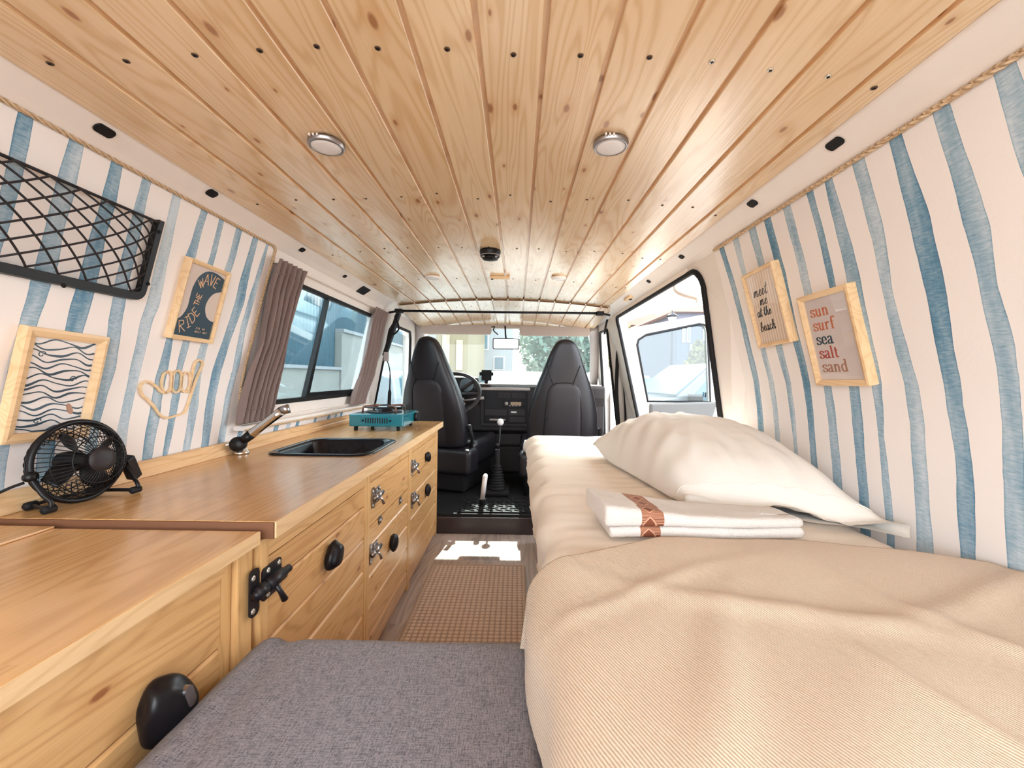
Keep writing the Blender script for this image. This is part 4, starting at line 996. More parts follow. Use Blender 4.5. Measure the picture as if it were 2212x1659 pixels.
# ================================================================== THINGS ON THE WALLS
def hit_off(side, u, v, off):
    d = ray(u, v); lo, hi = .05, 6.0
    for _ in range(50):
        k = (lo + hi) / 2; z = CH + d.z * k; x = d.x * k
        if (x < XL(z, off)) if side < 0 else (x > XR(z, off)): hi = k
        else: lo = k
    return V((x, k, z))
def ribbon(mb, pts, w, fn, h0, h1, closed=False):
    """flat stroke of width w (number or list) along 2D points, mapped by fn(x, y, h)"""
    P = [V((p[0], p[1], 0)) for p in pts]; N = len(P); A = []; B = []
    for i in range(N):
        a = P[(i - 1) % N] if (closed or i) else P[i]; b = P[(i + 1) % N] if (closed or i < N - 1) else P[i]
        t = (b - a); t = t.normalized() if t.length > 1e-9 else V((1, 0, 0)); n = V((-t.y, t.x, 0)); ww = (w[i] if isinstance(w, list) else w) / 2
        A.append(P[i] + n * ww); B.append(P[i] - n * ww)
    vs = [fn(p.x, p.y, h1) for p in A] + [fn(p.x, p.y, h1) for p in B] + [fn(p.x, p.y, h0) for p in A] + [fn(p.x, p.y, h0) for p in B]
    fs = []
    for i in range(N if closed else N - 1):
        j = (i + 1) % N; fs += [(i, j, N + j, N + i), (2 * N + i, 3 * N + i, 3 * N + j, 2 * N + j), (i, 2 * N + i, 2 * N + j, j), (N + i, N + j, 3 * N + j, 3 * N + i)]
    if not closed: fs += [(0, N, 3 * N, 2 * N), (N - 1, 3 * N - 1, 4 * N - 1, 2 * N - 1)]
    mb.add(vs, fs)
def cs(pts, n=6): return [(p.x, p.y) for p in smooth_path([(a, b, 0) for a, b in pts], n)]
SER = {'s': (.85, [[(.74, .72), (.72, .90), (.45, 1.0), (.2, .88), (.18, .68), (.45, .52), (.74, .36), (.72, .12), (.42, 0), (.12, .10), (.10, .30)]]),
 'u': (1.12, [[(.02, .96), (.22, .96), (.22, .35), (.30, .06), (.50, 0), (.72, .12), (.80, .3)], [(.62, .96), (.82, .96), (.82, .02), (1.02, .02)]]),
 'n': (1.15, [[(.02, .95), (.22, .97), (.22, .02)], [(.02, .02), (.42, .02)], [(.22, .70), (.42, .96), (.64, .96), (.80, .78), (.82, .5), (.82, .02)], [(.64, .02), (1.02, .02)]]),
 'r': (.85, [[(.02, .95), (.22, .97), (.22, .02)], [(.02, .02), (.46, .02)], [(.22, .62), (.38, .92), (.60, .98), (.70, .84)]]),
 'f': (.75, [[(.78, 1.42), (.62, 1.58), (.40, 1.52), (.28, 1.25), (.28, .7), (.28, .02)], [(.04, .96), (.62, .96)], [(.06, .02), (.54, .02)]]),
 'e': (.95, [[(.14, .54), (.80, .54), (.78, .78), (.62, .97), (.42, .98), (.2, .82), (.12, .5), (.2, .16), (.46, 0), (.68, .05), (.84, .22)]]),
 'a': (1.0, [[(.16, .78), (.24, .94), (.48, 1.0), (.68, .86), (.70, .6), (.70, .16), (.80, .02), (.96, .06)], [(.70, .58), (.38, .5), (.12, .34), (.12, .12), (.30, 0), (.52, .05), (.70, .24)]]),
 'l': (.55, [[(.02, 1.55), (.24, 1.58), (.24, .02)], [(.02, .02), (.46, .02)]]),
 't': (.70, [[(.26, 1.36), (.26, .8), (.26, .24), (.36, .02), (.62, .10)], [(.04, .96), (.60, .96)]]),
 'd': (1.12, [[(.56, 1.55), (.80, 1.58), (.80, .02), (1.0, .04)], [(.80, .78), (.60, .97), (.36, .96), (.14, .72), (.12, .34), (.28, .05), (.52, 0), (.80, .24)]])}
SCR = {'m': (1.35, [[(0, .1), (.15, .9), (.12, 0)], [(.13, .3), (.38, .95), (.5, .7), (.45, 0)], [(.46, .3), (.75, .95), (.9, .7), (.86, .1), (1.05, 0), (1.3, .35)]]),
 'e': (.75, [[(-.05, .3), (.3, .5), (.5, .85), (.3, .98), (.12, .6), (.15, .15), (.4, 0), (.75, .35)]]),
 't': (.65, [[(-.02, .3), (.2, .8), (.34, 1.75), (.26, .8), (.28, .1), (.45, 0), (.62, .3)], [(-.05, 1.1), (.65, 1.25)]]),
 'a': (.95, [[(.7, .85), (.4, 1.0), (.1, .6), (.15, .1), (.4, .05), (.65, .5), (.72, .9), (.68, .15), (.82, 0), (.98, .3)]]),
 'h': (.95, [[(-.02, .2), (.35, 1.3), (.36, 1.75), (.2, 1.6), (.15, .8), (.12, 0)], [(.13, .4), (.42, .95), (.62, .8), (.58, .15), (.72, 0), (.95, .3)]]),
 'b': (.9, [[(-.02, .2), (.35, 1.3), (.36, 1.75), (.2, 1.6), (.15, .8), (.18, .05), (.45, 0), (.68, .35), (.6, .8), (.35, .85), (.2, .6)], [(.62, .6), (.92, .6)]]),
 'c': (.8, [[(.6, .8), (.4, .98), (.12, .7), (.12, .2), (.35, 0), (.8, .35)]])}
CAP = {'R': [[(0, 0), (0, 1)], [(0, 1), (.42, .95), (.46, .68), (0, .5)], [(.12, .5), (.52, 0)]], 'I': [[(.25, 0), (.25, 1)], [(.05, 1), (.45, 1)], [(.05, 0), (.45, 0)]], 'D': [[(0, 0), (0, 1), (.35, .9), (.5, .5), (.35, .1), (0, 0)]],
 'E': [[(.45, 1), (0, 1), (0, 0), (.45, 0)], [(0, .52), (.36, .52)]], 'T': [[(0, 1), (.6, 1)], [(.3, 1), (.3, 0)]], 'H': [[(0, 0), (0, 1)], [(.48, 0), (.48, 1)], [(0, .5), (.48, .5)]], 'W': [[(0, 1), (.16, 0), (.32, .8), (.48, 0), (.64, 1)]],
 'A': [[(0, 0), (.28, 1), (.54, 0)], [(.1, .35), (.44, .35)]], 'V': [[(0, 1), (.26, 0), (.5, 1)]], 'S': [[(.45, .9), (.2, 1), (.05, .75), (.4, .35), (.3, 0), (0, .1)]], 'O': [[(.25, 0), (0, .5), (.25, 1), (.5, .5), (.25, 0)]], 'N': [[(0, 0), (0, 1), (.45, 0), (.45, 1)]], 'L': [[(0, 1), (0, 0), (.4, 0)]], 'Y': [[(0, 1), (.25, .5), (.5, 1)], [(.25, .5), (.25, 0)]]}
def word(mb, text, font, x, y, size, fn, thick, thin, track=.12, slant=0.0, h=.0006):
    for c in text:
        if c == ' ': x += size * .55; continue
        w, st = font[c]
        for s in st:
            p = cs(s, 6) if len(s) > 4 else s
            if len(s) <= 4:
                q = []
                for a, b in zip(s, s[1:]): q += [(a[0] + (b[0] - a[0]) * k / 6, a[1] + (b[1] - a[1]) * k / 6) for k in range(6)]
                p = q + [s[-1]] if font is SER or len(s) < 3 else cs(s, 6)
            ws = []
            for i in range(len(p)):
                a, b = p[max(0, i - 1)], p[min(len(p) - 1, i + 1)]; dx, dy = b[0] - a[0], b[1] - a[1]; L_ = sqrt(dx * dx + dy * dy) + 1e-9
                ws.append((thin + (thick - thin) * abs(dy) / L_) * size)
            ribbon(mb, [(x + (a + slant * b) * size, y + b * size) for a, b in p], ws, fn, 0, h)
        x += (w + track) * size
    return x
class Pic: pass
def picture(side, px, off, label, bar, depth, tilt=0.0):
    P = [hit_off(side, u, v, off) for u, v in px]; TL, TR, BR, BL = P; c = (TL + TR + BR + BL) / 4
    ex = ((TR + BR) - (TL + BL)); w = ex.length / 2; ey = ((TL + TR) - (BL + BR)); h = ey.length / 2
    ex.normalize(); ey = (ey - ex * ey.dot(ex)).normalized(); n = V((1, 0, 0)) if side < 0 else V((-1, 0, 0)); n = (n - ex * n.dot(ex) - ey * n.dot(ey)).normalized()
    fn = lambda x, y, hh: c + ex * x + ey * y + n * hh
    mb = MB(); a, b = w / 2, h / 2
    for (p0, p1, q0, q1) in (((-a, b), (a, b), (-a + bar, b - bar), (a - bar, b - bar)), ((a, b), (a, -b), (a - bar, b - bar), (a - bar, -b + bar)), ((a, -b), (-a, -b), (a - bar, -b + bar), (-a + bar, -b + bar)), ((-a, -b), (-a, b), (-a + bar, -b + bar), (-a + bar, b - bar))):
        m0 = (p0[0] * .65 + q0[0] * .35, p0[1] * .65 + q0[1] * .35); m1 = (p1[0] * .65 + q1[0] * .35, p1[1] * .65 + q1[1] * .35)
        S0 = [fn(*p0, -depth), fn(*p0, -.001), fn(*m0, .0), fn(*q0, -.0035), fn(*q0, -depth)]; S1 = [fn(*p1, -depth), fn(*p1, -.001), fn(*m1, .0), fn(*q1, -.0035), fn(*q1, -depth)]
        n0 = len(mb.f); mb.add(S0 + S1, [(i, i + 1, 5 + i + 1, 5 + i) for i in range(4)]); tn = random.random()
        for q in range(n0, len(mb.f)): mb.tone[q] = tn
    o = tag(mb.build('picture_frame', M['framew'], recalc=False), label, 'picture frame')
    g = Pic(); g.o = o; g.fn = lambda x, y, hh: fn(x, y, -.0075 + hh); g.w = w - 2 * bar; g.h = h - 2 * bar; g.full = fn
    return g
def printed(g, m):
    mb = MB(); mb.prism([(-g.w / 2 - .001, -g.h / 2 - .001), (g.w / 2 + .001, -g.h / 2 - .001), (g.w / 2 + .001, g.h / 2 + .001), (-g.w / 2 - .001, g.h / 2 + .001)], lambda x, y, h: g.fn(x, y, h), -.002, 0); return mb.build('print', m, g.o)
def pane_on(g):
    mb = MB(); mb.prism([(-g.w / 2, -g.h / 2), (g.w / 2, -g.h / 2), (g.w / 2, g.h / 2), (-g.w / 2, g.h / 2)], lambda x, y, h: g.fn(x, y, h), .0014, .0022); mb.build('pane', M['glassp'], g.o)
DP = .017
# wave print
g = picture(-1, [(63, 707), (239, 727), (193, 946), (5, 959)], DP, 'pale wood frame with wavy blue line print beside the desk fan', .0155, DP)
pr = printed(g, M['paperw']); mb = MB(); rnd = random.Random(4); N_ = 16
clip = lambda x, y: (-g.w / 2 + .001 < x < g.w / 2 - .001 and -g.h / 2 + .001 < y < g.h / 2 - .001)
for k in range(N_):
    y0 = -g.h / 2 + g.h * (k + .4) / N_ ; pts = []; ws = []
    for i in range(61):
        x = -g.w / 2 + g.w * i / 60; y = y0 + .0046 * sin(x * 95 + k * .55 + 1.2 * sin(k * 1.3)) + .0012 * sin(x * 170 + k * .8)
        if clip(x, y): pts.append((x, y)); ws.append(.0018 + .0026 * (.5 + .5 * sin(x * 95 + k * .55 + 2.2 + 1.2 * sin(k * 1.3))) * (.6 + .4 * sin(k * 2.1 + x * 40)))
    if len(pts) > 2: ribbon(mb, pts, ws, g.fn, 0, .0006)
for cx_, cy_ in ((-.02, -.062), (.022, .012), (-.035, .052)):
    pts = [(cx_ + (.0065 - .00032 * k) * cos(k * .42), cy_ + (.0065 - .00032 * k) * sin(k * .42)) for k in range(16)]; ribbon(mb, [p for p in pts if clip(*p)], .0013, g.fn, 0, .0006)
mb.build('line_drawing', M['inkb'], pr)
mb = MB(); mb.prism([(.028 + .0042 * cos(a) * 1.0 + .011 * sin(a) * -.45, -.042 + .0042 * cos(a) * .4 + .011 * sin(a) * .9) for a in [2 * pi * k / 20 for k in range(20)]], g.fn, 0, .0009); mb.build('surfboard_drawing', M['ink_br'], pr); pane_on(g)
# ride the wave
g = picture(-1, [(415, 556), (503, 592), (459, 743), (368, 731)], DP, 'pale wood frame with teal print reading ride the wave', .0095, DP)
pr = printed(g, M['paperb']); X = lambda x: (x - .5) * g.w; Y = lambda y: (y - .5) * g.h
blob = [(0, 0), (0, .20)] + [(a, b) for a, b in cs([(0, .20), (.12, .27), (.20, .40), (.20, .55), (.21, .70), (.30, .86), (.48, .96), (.72, .975), (1, .93)])][1:] + [(1, .74)] + cs([(1, .74), (.80, .68), (.69, .58), (.66, .46), (.74, .34), (.88, .28), (1, .27)])[1:] + [(1, 0)]
mb = MB(); mb.prism([(X(a), Y(b)) for a, b in blob], g.fn, 0, .0005); mb.build('wave_shape', M['inkb'], pr)
mb = MB()
def cap(c, x, y, rot, sz, wd):
    r = radians(rot)
    for s in [list(z_) for st_ in CAP[c] for z_ in zip(st_, st_[1:])]:
        q = [((a - .25) * sz, (b - .5) * sz) for a, b in s]; ribbon(mb, [(X(x) + a * cos(r) - b * sin(r), Y(y) + a * sin(r) + b * cos(r)) for a, b in q], wd, g.fn, .0004, .0010)
for c, x, y, r_, s_ in (('R', .18, .13, 20, .17), ('I', .30, .20, 32, .16), ('D', .38, .275, 45, .16), ('E', .44, .365, 58, .14)): cap(c, x, y, r_, s_ * g.h, .0017)
for c, x, y, r_, s_ in (('T', .40, .475, 82, .09), ('H', .41, .535, 82, .09), ('E', .415, .60, 82, .09)): cap(c, x, y, r_, s_ * g.h, .0017)
for c, x, y, r_, s_ in (('W', .37, .765, 32, .13), ('A', .50, .845, 6, .16), ('V', .65, .86, -6, .16), ('E', .80, .84, -16, .15)): cap(c, x, y, r_, s_ * g.h, .0017)
for r_, t_, yy in ((0, 'ITS ON', .135), (0, 'HOLY HAT', .085)):
    for i, c in enumerate(t_):
        if c != ' ': cap(c, .56 + i * .045, yy, 0, .026 * g.h, .0006)
mb.build('lettering', M['inko'], pr); pane_on(g)
# meet me at the beach (the two right-wall prints)
g = picture(1, [(1598, 601), (1662, 563), (1708, 741), (1639, 751)], DP + .004, 'narrow wood frame with script reading meet me at the beach', .0085, DP + .004)
def striped():
    m = mat('peach_striped_paper', (.78, .60, .46), .6); N = m.node_tree.nodes; L = m.node_tree.links; t = N.new('ShaderNodeTexCoord'); s = N.new('ShaderNodeSeparateXYZ'); L.new(t.outputs['Object'], s.inputs[0])
    L.new(ramp(m, mth(m, 'MULTIPLY_ADD', mth(m, 'SINE', mth(m, 'MULTIPLY', s.outputs[1], 640.0)), .5, .5), [(.2, (.86, .76, .66)), (.8, (.74, .55, .40))]), N['Principled BSDF'].inputs['Base Color']); return m
pr = printed(g, striped()); mb = MB(); s_ = .088 * g.h
word(mb, 'meet', SCR, -g.w * .36, g.h * .18, s_, g.fn, .13, .08, .06, .25); word(mb, 'me', SCR, -g.w * .20, g.h * .045, s_ * .9, g.fn, .13, .08, .06, .25)
word(mb, 'at the', SCR, -g.w * .40, -g.h * .11, s_ * .80, g.fn, .17, .11, .05, .2); word(mb, 'beach', SCR, -g.w * .40, -g.h * .32, s_ * .86, g.fn, .17, .11, .06, .2)
mb.build('lettering', M['ink'], pr); pane_on(g)
g = picture(1, [(1720, 646), (1829, 610), (1874, 836), (1760, 832)], DP + .002, 'larger wood frame listing sun surf sea salt sand', .0115, DP + .002)
pr = printed(g, M['papers']); s_ = .090 * g.h
for i, (t_, m_) in enumerate((('sun', 'ink_or'), ('surf', 'ink_or'), ('sea', 'inkb'), ('salt', 'ink_rd'), ('sand', 'ink_br'))):
    mb = MB(); word(mb, t_, SER, -g.w * .40, g.h * (.5 - .215 - .172 * i), s_, g.fn, .24, .075, .10); mb.build('word_lettering', M[m_], pr)
pane_on(g)
# hand ornament cut from thin wood
hp = lambda x, y: (lambda q: (q.y, q.z))(hit_off(-1, x / 3.317, 680 + y / 3.317, .004))
path = [(1128, 520), (1070, 480), (1030, 485), (1008, 520), (1022, 575), (1070, 620), (1110, 665), (1145, 715), (1195, 738), (1262, 722), (1320, 700), (1350, 640), (1375, 560), (1405, 470), (1440, 390), (1452, 345), (1430, 325), (1403, 340), (1388, 385), (1380, 440), (1365, 500), (1350, 560)]
mb = MB(); fnw = lambda y, z, h: wallpt(-1, y, z, .001 + h)
def rib(pts, w, closed=False): ribbon(mb, cs([hp(*p) for p in pts] + ([hp(*pts[0])] if closed else []), 7), w, fnw, 0, .0045)
rib(path, .0046); rib([(1128, 520), (1160, 556), (1195, 560)], .0046)
for k, (cx_, cy_, a_, b_) in enumerate(((1198, 482, 37, 76), (1268, 478, 36, 78), (1333, 482, 33, 70))):
    rib([(cx_ + a_ * cos(t) * (1) - b_ * sin(t) * .10, cy_ + b_ * math.copysign(abs(sin(t)) ** .8, sin(t))) for t in [2 * pi * q / 12 for q in range(12)]], .0044, True)
tag(mb.build('hand_ornament', M['framew']), 'thin wooden outline of a hand with thumb and little finger stretched out', 'wall ornament')
# ---- luggage net
q1 = hit_off(-1, 349, 482, .012); q2 = hit_off(-1, 317, 640, .012); q3 = hit_off(-1, 2, 600, .012)
yR, zT, zB = (q1.y + q2.y) / 2, q1.z, (q2.z + q3.z) / 2 - .002; yL = yR - .52
outer = rrect(yL, zB, yR, zB + .3, .022, 6); outer = [p for p in outer if p[1] < zB + .2]
outer = [(yL, zT + .004), (yL, zB + .022)] + [(a, b) for a, b in rrect(yL, zB, yR, zB + .3, .022, 6)[14:] if True] 
ot = [(yL, zT + .004)] + [p for p in rrect(yL, zB, yR, zB + .3, .020, 6)[14:21]] + [p for p in rrect(yL, zB, yR, zB + .3, .020, 6)[21:28]] + [(yR, zT + .004)]
it = [(yR - .0125, zT + .004)] + [p for p in rrect(yL + .0125, zB + .015, yR - .0125, zB + .3, .008, 6)[21:28]][::-1] + [p for p in rrect(yL + .0125, zB + .015, yR - .0125, zB + .3, .008, 6)[14:21]][::-1] + [(yL + .0125, zT + .004)]
mb = MB(); mb.prism(ot + it, lambda y, z, h: wallpt(-1, y, z, .001 + h), 0, .013)
net = tag(mb.build('luggage_net', M['black'], None, [BEV(.002)]), 'black elastic storage net in a U-shaped frame high on the left wall', 'net')
y0n, y1n, z0n, z1n = yL + .012, yR - .012, zB + .014, zT - .004
def ns(s, t):
    s = min(max(s, 0), 1); b = .046 * (sin(pi * min(1, t * .92 + .04)) ** .8) * (1 - abs(2 * s - 1) ** 5) + .012
    return wallpt(-1, y0n + (y1n - y0n) * s, z0n + (z1n - z0n) * t + .006 * sin(s * pi * 2) * t * (1 - t), b)
K = 11
for sg in (1, -1):
    for k in range(-6, K + 7):
        pts = []
        for i in range(25):
            t = i / 24; s = (k + .5) / K + sg * t * .46
            if 0 <= s <= 1: pts.append(ns(s, t))
        if len(pts) > 2: mb = MB(); mb.tube(pts, .0017, 5); mb.build('cord', M['cord'], net)
mb = MB(); mb.tube([wallpt(-1, y0n + (y1n - y0n) * i / 20, z1n + .002, .014) for i in range(21)], .0028, 8); mb.build('top_cord', M['cord'], net)
for u, v in ((137, 617), (343, 501), (320, 613)):
    p_ = hit_off(-1, u, v, .0145); mb = MB(); mb.lathe([(.004, 0), (.0036, .0014), (0, .0018)], axisM(p_, (1, 0, 0)), 12); mb.build('screw', M['rubber'], net)

# ================================================================== ON THE CEILING
for i, (u, v, lab, scr) in enumerate(((705, 313, 'round frosted ceiling light nearest, above the worktop', 1), (1319, 313, 'round frosted ceiling light nearest, above the pillow', 1), (934, 597, 'small far ceiling light left of the black dome', 0), (1207, 598, 'small far ceiling light right of the black dome', 0))):
    p = ceilhit(u, v + 4, .008); l = empty('ceiling_light', (p.x, p.y, CEZ(p.x)), lab, 'ceiling light', 'round lights in the board ceiling'); T_ = Matrix.Translation((p.x, p.y, CEZ(p.x) - .0006))
    mb = MB(); mb.lathe([(.032, 0), (.0325, -.004), (.031, -.009), (.028, -.0105), (.0275, -.008), (.0275, 0)], T_, 36); mb.build('rim', M['steel'] if i < 2 else M['white'], l)
    mb = MB(); mb.lathe([(.0274, -.004), (.0274, -.0095), (.020, -.0112), (0, -.0116)], T_, 32); mb.build('diffuser', M['lamp'], l)
    if scr:
        for k in (-1, 0, 1): mb = MB(); mb.box((p.x - .010 + k * .007, p.y - .0345, CEZ(p.x) - .006), (p.x - .007 + k * .007, p.y - .031, CEZ(p.x) - .002)); mb.build('clip', M['white'], l)
p = ceilhit(1059, 541); T_ = Matrix.Translation((p.x, p.y, CEZ(p.x) - .0006)); dm = empty('speaker', (p.x, p.y, CEZ(p.x)), 'black round dome fixed in the middle of the board ceiling', 'speaker')
mb = MB(); mb.lathe([(.036, 0), (.037, -.006), (.034, -.018), (.031, -.024), (.026, -.0255)], T_, 32); mb.lathe([(.030, -.0245), (.026, -.031), (.012, -.034), (0, -.0345)], T_, 32); mb.build('housing', M['black'], dm)
mb = MB(); mb.tube([T_ @ V((.0345 * cos(a), .0345 * sin(a), -.019)) for a in [2 * pi * k / 32 for k in range(32)]], .0012, 5, closed=True); mb.build('rim', M['grey_trim'], dm)
for k in range(4):
    a = pi / 4 + k * pi / 2; mb = MB(); q = T_ @ V((.031 * cos(a), .031 * sin(a), -.026)); mb.box((q.x - .004, q.y - .004, q.z - .002), (q.x + .004, q.y + .004, q.z + .001), bev=.001); mb.build('clip', M['grey_trim'], dm)
p = ceilhit(1080, 596); mb = MB(); mb.box((p.x - .043, p.y - .008, CEZ(p.x) - .0135), (p.x + .043, p.y + .008, CEZ(p.x) - .0012), bev=.002); w_ = tag(mb.build('wooden_batten', M['framew']), 'short wooden batten screwed across the ceiling boards behind the black dome', 'batten')
mb = MB(); mb.lathe([(.0055, 0), (.0055, -.003), (0, -.004)], Matrix.Translation((p.x - .034, p.y + .001, CEZ(p.x) - .0135)), 12); mb.build('screw', M['rubber'], w_)
p = ceilhit(1362, 640); mb = MB(); mb.box((p.x - .02, p.y - .05, CEZ(p.x) - .014), (p.x + .02, p.y + .05, CEZ(p.x) - .003), bev=.002); w_ = tag(mb.build('wooden_block', M['framew']), 'small wooden block at the ceiling corner above the open side door', 'block')
mb = MB(); mb.box((p.x - .006, p.y - .010, CEZ(p.x) - .0165), (p.x + .006, p.y + .010, CEZ(p.x) - .0142)); mb.build('notch', M['rubber'], w_)
# grab handle over the sliding door
mb = MB(); mb.tube(smooth_path([atY(1462, 596, 1.53), atY(1459, 612, 1.53), atY(1461, 628, 1.535), atY(1476, 637, 1.50), atY(1506, 645, 1.44), atY(1508, 652, 1.42)], 6), .0075, 10)
tag(mb.build('grab_handle', M['white']), 'bent white grab handle hanging at the top of the open side door', 'handle')

# ================================================================== THE CAB
CF = .1
def make_seat(lab):
    root = empty('van_chair', (0, 0, CF), lab, 'car seat', 'black leather front seats')
    W_ = [(1.018, .020), (1.010, .042), (.998, .056), (.970, .072), (.934, .090), (.90, .102), (.863, .115), (.795, .142), (.727, .170), (.656, .190), (.588, .204), (.52, .211), (.45, .209), (.40, .204), (.372, .192), (.362, .17)]
    dep = lambda z: .030 + .036 * min(1, (1.018 - z) / .35) ** .5 if z < 1.018 else .03
    cy = lambda z: -(z - .40) * .20
    wid = lambda z: next((w0 + (w1 - w0) * (z0 - z) / (z0 - z1) for (z0, w0), (z1, w1) in zip(W_, W_[1:]) if z >= z1), W_[-1][1])
    mb = MB(); n = 40; vs = []; zz = [1.021] + [q[0] for q in W_]; ex = .62
    rings = []
    for i, z in enumerate(zz):
        w = .006 if i == 0 else W_[i - 1][1]; d = dep(z) * (.25 if i == 0 else .65 if i == 1 else .85 if i == 2 else 1); rings.append([])
        for k in range(n):
            a = 2 * pi * k / n; sg = lambda v_: math.copysign(abs(v_) ** ex, v_)
            vs.append(V((w * sg(cos(a)), cy(z) + d * sg(sin(a)), z)))
    mb.add(vs, [(i * n + k, i * n + (k + 1) % n, (i + 1) * n + (k + 1) % n, (i + 1) * n + k) for i in range(len(zz) - 1) for k in range(n)] + [tuple(range(n)), tuple((len(zz) - 1) * n + k for k in range(n))], True)
    br = mb.build('backrest', M['leather'], root, [SUB(1)])
    def rear(x, z, o=.002):
        w = wid(z); t = min(.999, abs(x / w)); y = -dep(z) * (1 - t ** (2 / ex)) ** (ex / 2)
        return V((x, cy(z) + y - o, z))
    sc = .000689; R = lambda X_, Y_: ((X_ - 1640) * sc, 1.018 - (Y_ - 370) * sc)
    for pts in ([(1492, 585), (1512, 650), (1540, 735)], [(1763, 585), (1738, 650), (1708, 735)], [(1470, 1290), (1478, 1160), (1487, 980), (1500, 830), (1540, 745), (1640, 728), (1712, 742), (1765, 830), (1785, 980), (1792, 1160), (1796, 1290)], [(1482, 1025), (1560, 1040), (1640, 1045), (1720, 1040), (1786, 1025)]):
        mb = MB(); mb.tube([rear(*R(a, b), .001) for a, b in cs(pts, 6)], .0026, 6); mb.build('seam', M['dash2'], br)
    mb = MB()
    def panel(s, t):
        z = .40 + (.765 - .40) * t; hw_ = (.104 - .012 * t) * (1 - max(0, (t - .8) / .2) ** 3 * .45); x = (2 * s - 1) * hw_; e = (1 - abs(2 * s - 1) ** 8) * (1 - abs(2 * t - 1) ** 16)
        return rear(x, z, .0005 + .006 * e)
    mb.grid(24, 30, panel); mb.build('rear_panel', mat('grey_vinyl_panel', (.022, .018, .021), .45, spec=.35, bump=(300, .2)), br)
    mb = MB(); softbox(mb, (-.245, .03, .235), (.245, .43, .385), .045, (.03, .03, .03), lambda p: p + V((0, 0, .022 * (abs(p.x) / .235) ** 4 + .02 * max(0, (p.y - .25) / .18) if p.z > .3 else 0)))
    weld(mb.build('seat_cushion', M['leather'], root))
    mb = MB(); softbox(mb, (-.255, -.07, .205), (.255, .08, .36), .03, (.03, .03, .03)); weld(mb.build('rear_skirt', M['leather'], root))
    mb = MB(); mb.box((-.20, -.02, CF + .001), (.20, .42, .232), bev=.01); mb.build('base', M['rubber'], root)
    mb = MB(); mb.tube([(.205, .05, .31), (.232, .02, .42), (.225, -.02, .50)], [.012, .010, .012], 8); mb.build('recliner', M['rubber'], root)
    return root
seat = make_seat('black leather driver seat turned slightly towards the gear lever'); 
s2 = copy_tree(seat, loc=V((.272, 2.50, CF)), rz=0, label='black leather passenger seat behind the bed, facing straight ahead')
seat.location = V((-.490, 2.55, CF + .012)); seat.rotation_euler = (0, 0, radians(-17))
# dashboard
dY = 2.93
db = empty('dashboard', (CX, dY, .3), 'dark dashboard with radio and heater panel between the front seats', 'dashboard')
mb = MB(); mb.prism([(2.95, .42), (2.95, .60), (2.93, .66), (2.93, .728), (2.95, .745), (3.36, .735), (3.36, .35), (3.05, .35)], lambda y, z, h: V((h, y, z)), CX - .70, CX + .70); mb.build('main_panel', M['dash'], db, [BEV(.008)])
mb = MB(); mb.box((CX - .68, 2.955, .742), (CX + .68, 3.36, .752), bev=.004); mb.build('top_pad', M['grey_trim'], db)
def onp(u, v): return atY(u, v, dY)
def plate(name, u0, v0, u1, v1, d, m, par, bev=.003):
    a, b = onp(u0, v1), onp(u1, v0); mb = MB(); mb.box((a.x, dY - d, a.z), (b.x, dY + .012, b.z), bev=bev); return mb.build(name, m, par)
con = plate('centre_console', 1037, 842, 1148, 921, .004, M['dash'], db, .006)
plate('inner_panel', 1045, 846, 1141, 914, .007, M['dash2'], con)
for u0, u1 in ((1075, 1103), (1105, 1134)):
    v_ = plate('air_vent', u0, 848, u1, 861, .010, M['dash'], con)
    for k in range(5): plate('vent_slat', u0 + 2 + k * (u1 - u0 - 4) / 5, 849.5, u0 + 3.4 + k * (u1 - u0 - 4) / 5, 859.5, .012, M['dash2'], v_, 0)
ra = plate('radio', 1086, 865, 1133, 878.5, .012, M['dash2'], con)
plate('radio_display', 1103, 868.5, 1126, 874.5, .0135, mat('amber_display', (.34, .20, .08), .3), ra, 0)
mb = MB(); c_ = onp(1094, 871.5); mb.lathe([(.0125, 0), (.012, .008), (0, .009)], axisM((c_.x, dY - .012, c_.z), (0, -1, 0)), 16); mb.build('radio_knob', M['grey_trim'], ra)
for k in range(4): plate('radio_button', 1099 + k * 7, 875.4, 1104 + k * 7, 877.2, .0138, M['grey_trim'], ra, 0)
hp_ = plate('storage_box', 1047, 884, 1095, 898, .011, M['dash'], con); plate('ashtray', 1098, 884, 1134, 898, .011, M['dash'], con); plate('ashtray_mark', 1104, 888.5, 1116, 891.5, .013, M['lamp'], con, 0)
ht = plate('heater_panel', 1047, 901, 1096, 911, .011, M['dash2'], con); plate('slider', 1058, 904.8, 1092, 907.4, .0125, M['grey_trim'], ht, 0); plate('lower_tray', 1099, 900, 1134, 912, .011, M['dash'], con)
plate('coin_shelf', 1040, 838, 1145, 842, .006, M['grey_trim'], db, .001)
a, b = atY(1030, 1000, 3.02), atY(1160, 921, 3.02); mb = MB(); mb.box((-.24, 2.99, .30), (.16, 3.30, .50), bev=.02); mb.build('knee_panel', M['dash'], db)
mb = MB(); mb.box((-.24, 3.02, CF + .002), (.16, 3.34, .30), bev=.02); mb.build('heater_box', M['dash'], db)
for u in (1058, 1116):
    c_ = atY(u, 933, 2.99); mb = MB(); mb.lathe([(.006, 0), (.005, .003), (0, .003)], axisM(c_, (0, -1, 0)), 10); mb.build('screw', M['dash2'], db)
cl = MB(); cl.box((-.58, 2.90, .69), (-.27, 3.1, .80), bev=.03); ic = cl.build('instrument_hood', M['dash'], db)
for xx in (-.50, -.35):
    mb = MB(); mb.lathe([(.048, 0), (.048, .004), (.044, .005), (0, .003)], axisM((xx, 2.899, .742), (0, -1, 0)), 24); mb.build('dial', mat('dial_face', (.10, .13, .15), .4), ic)
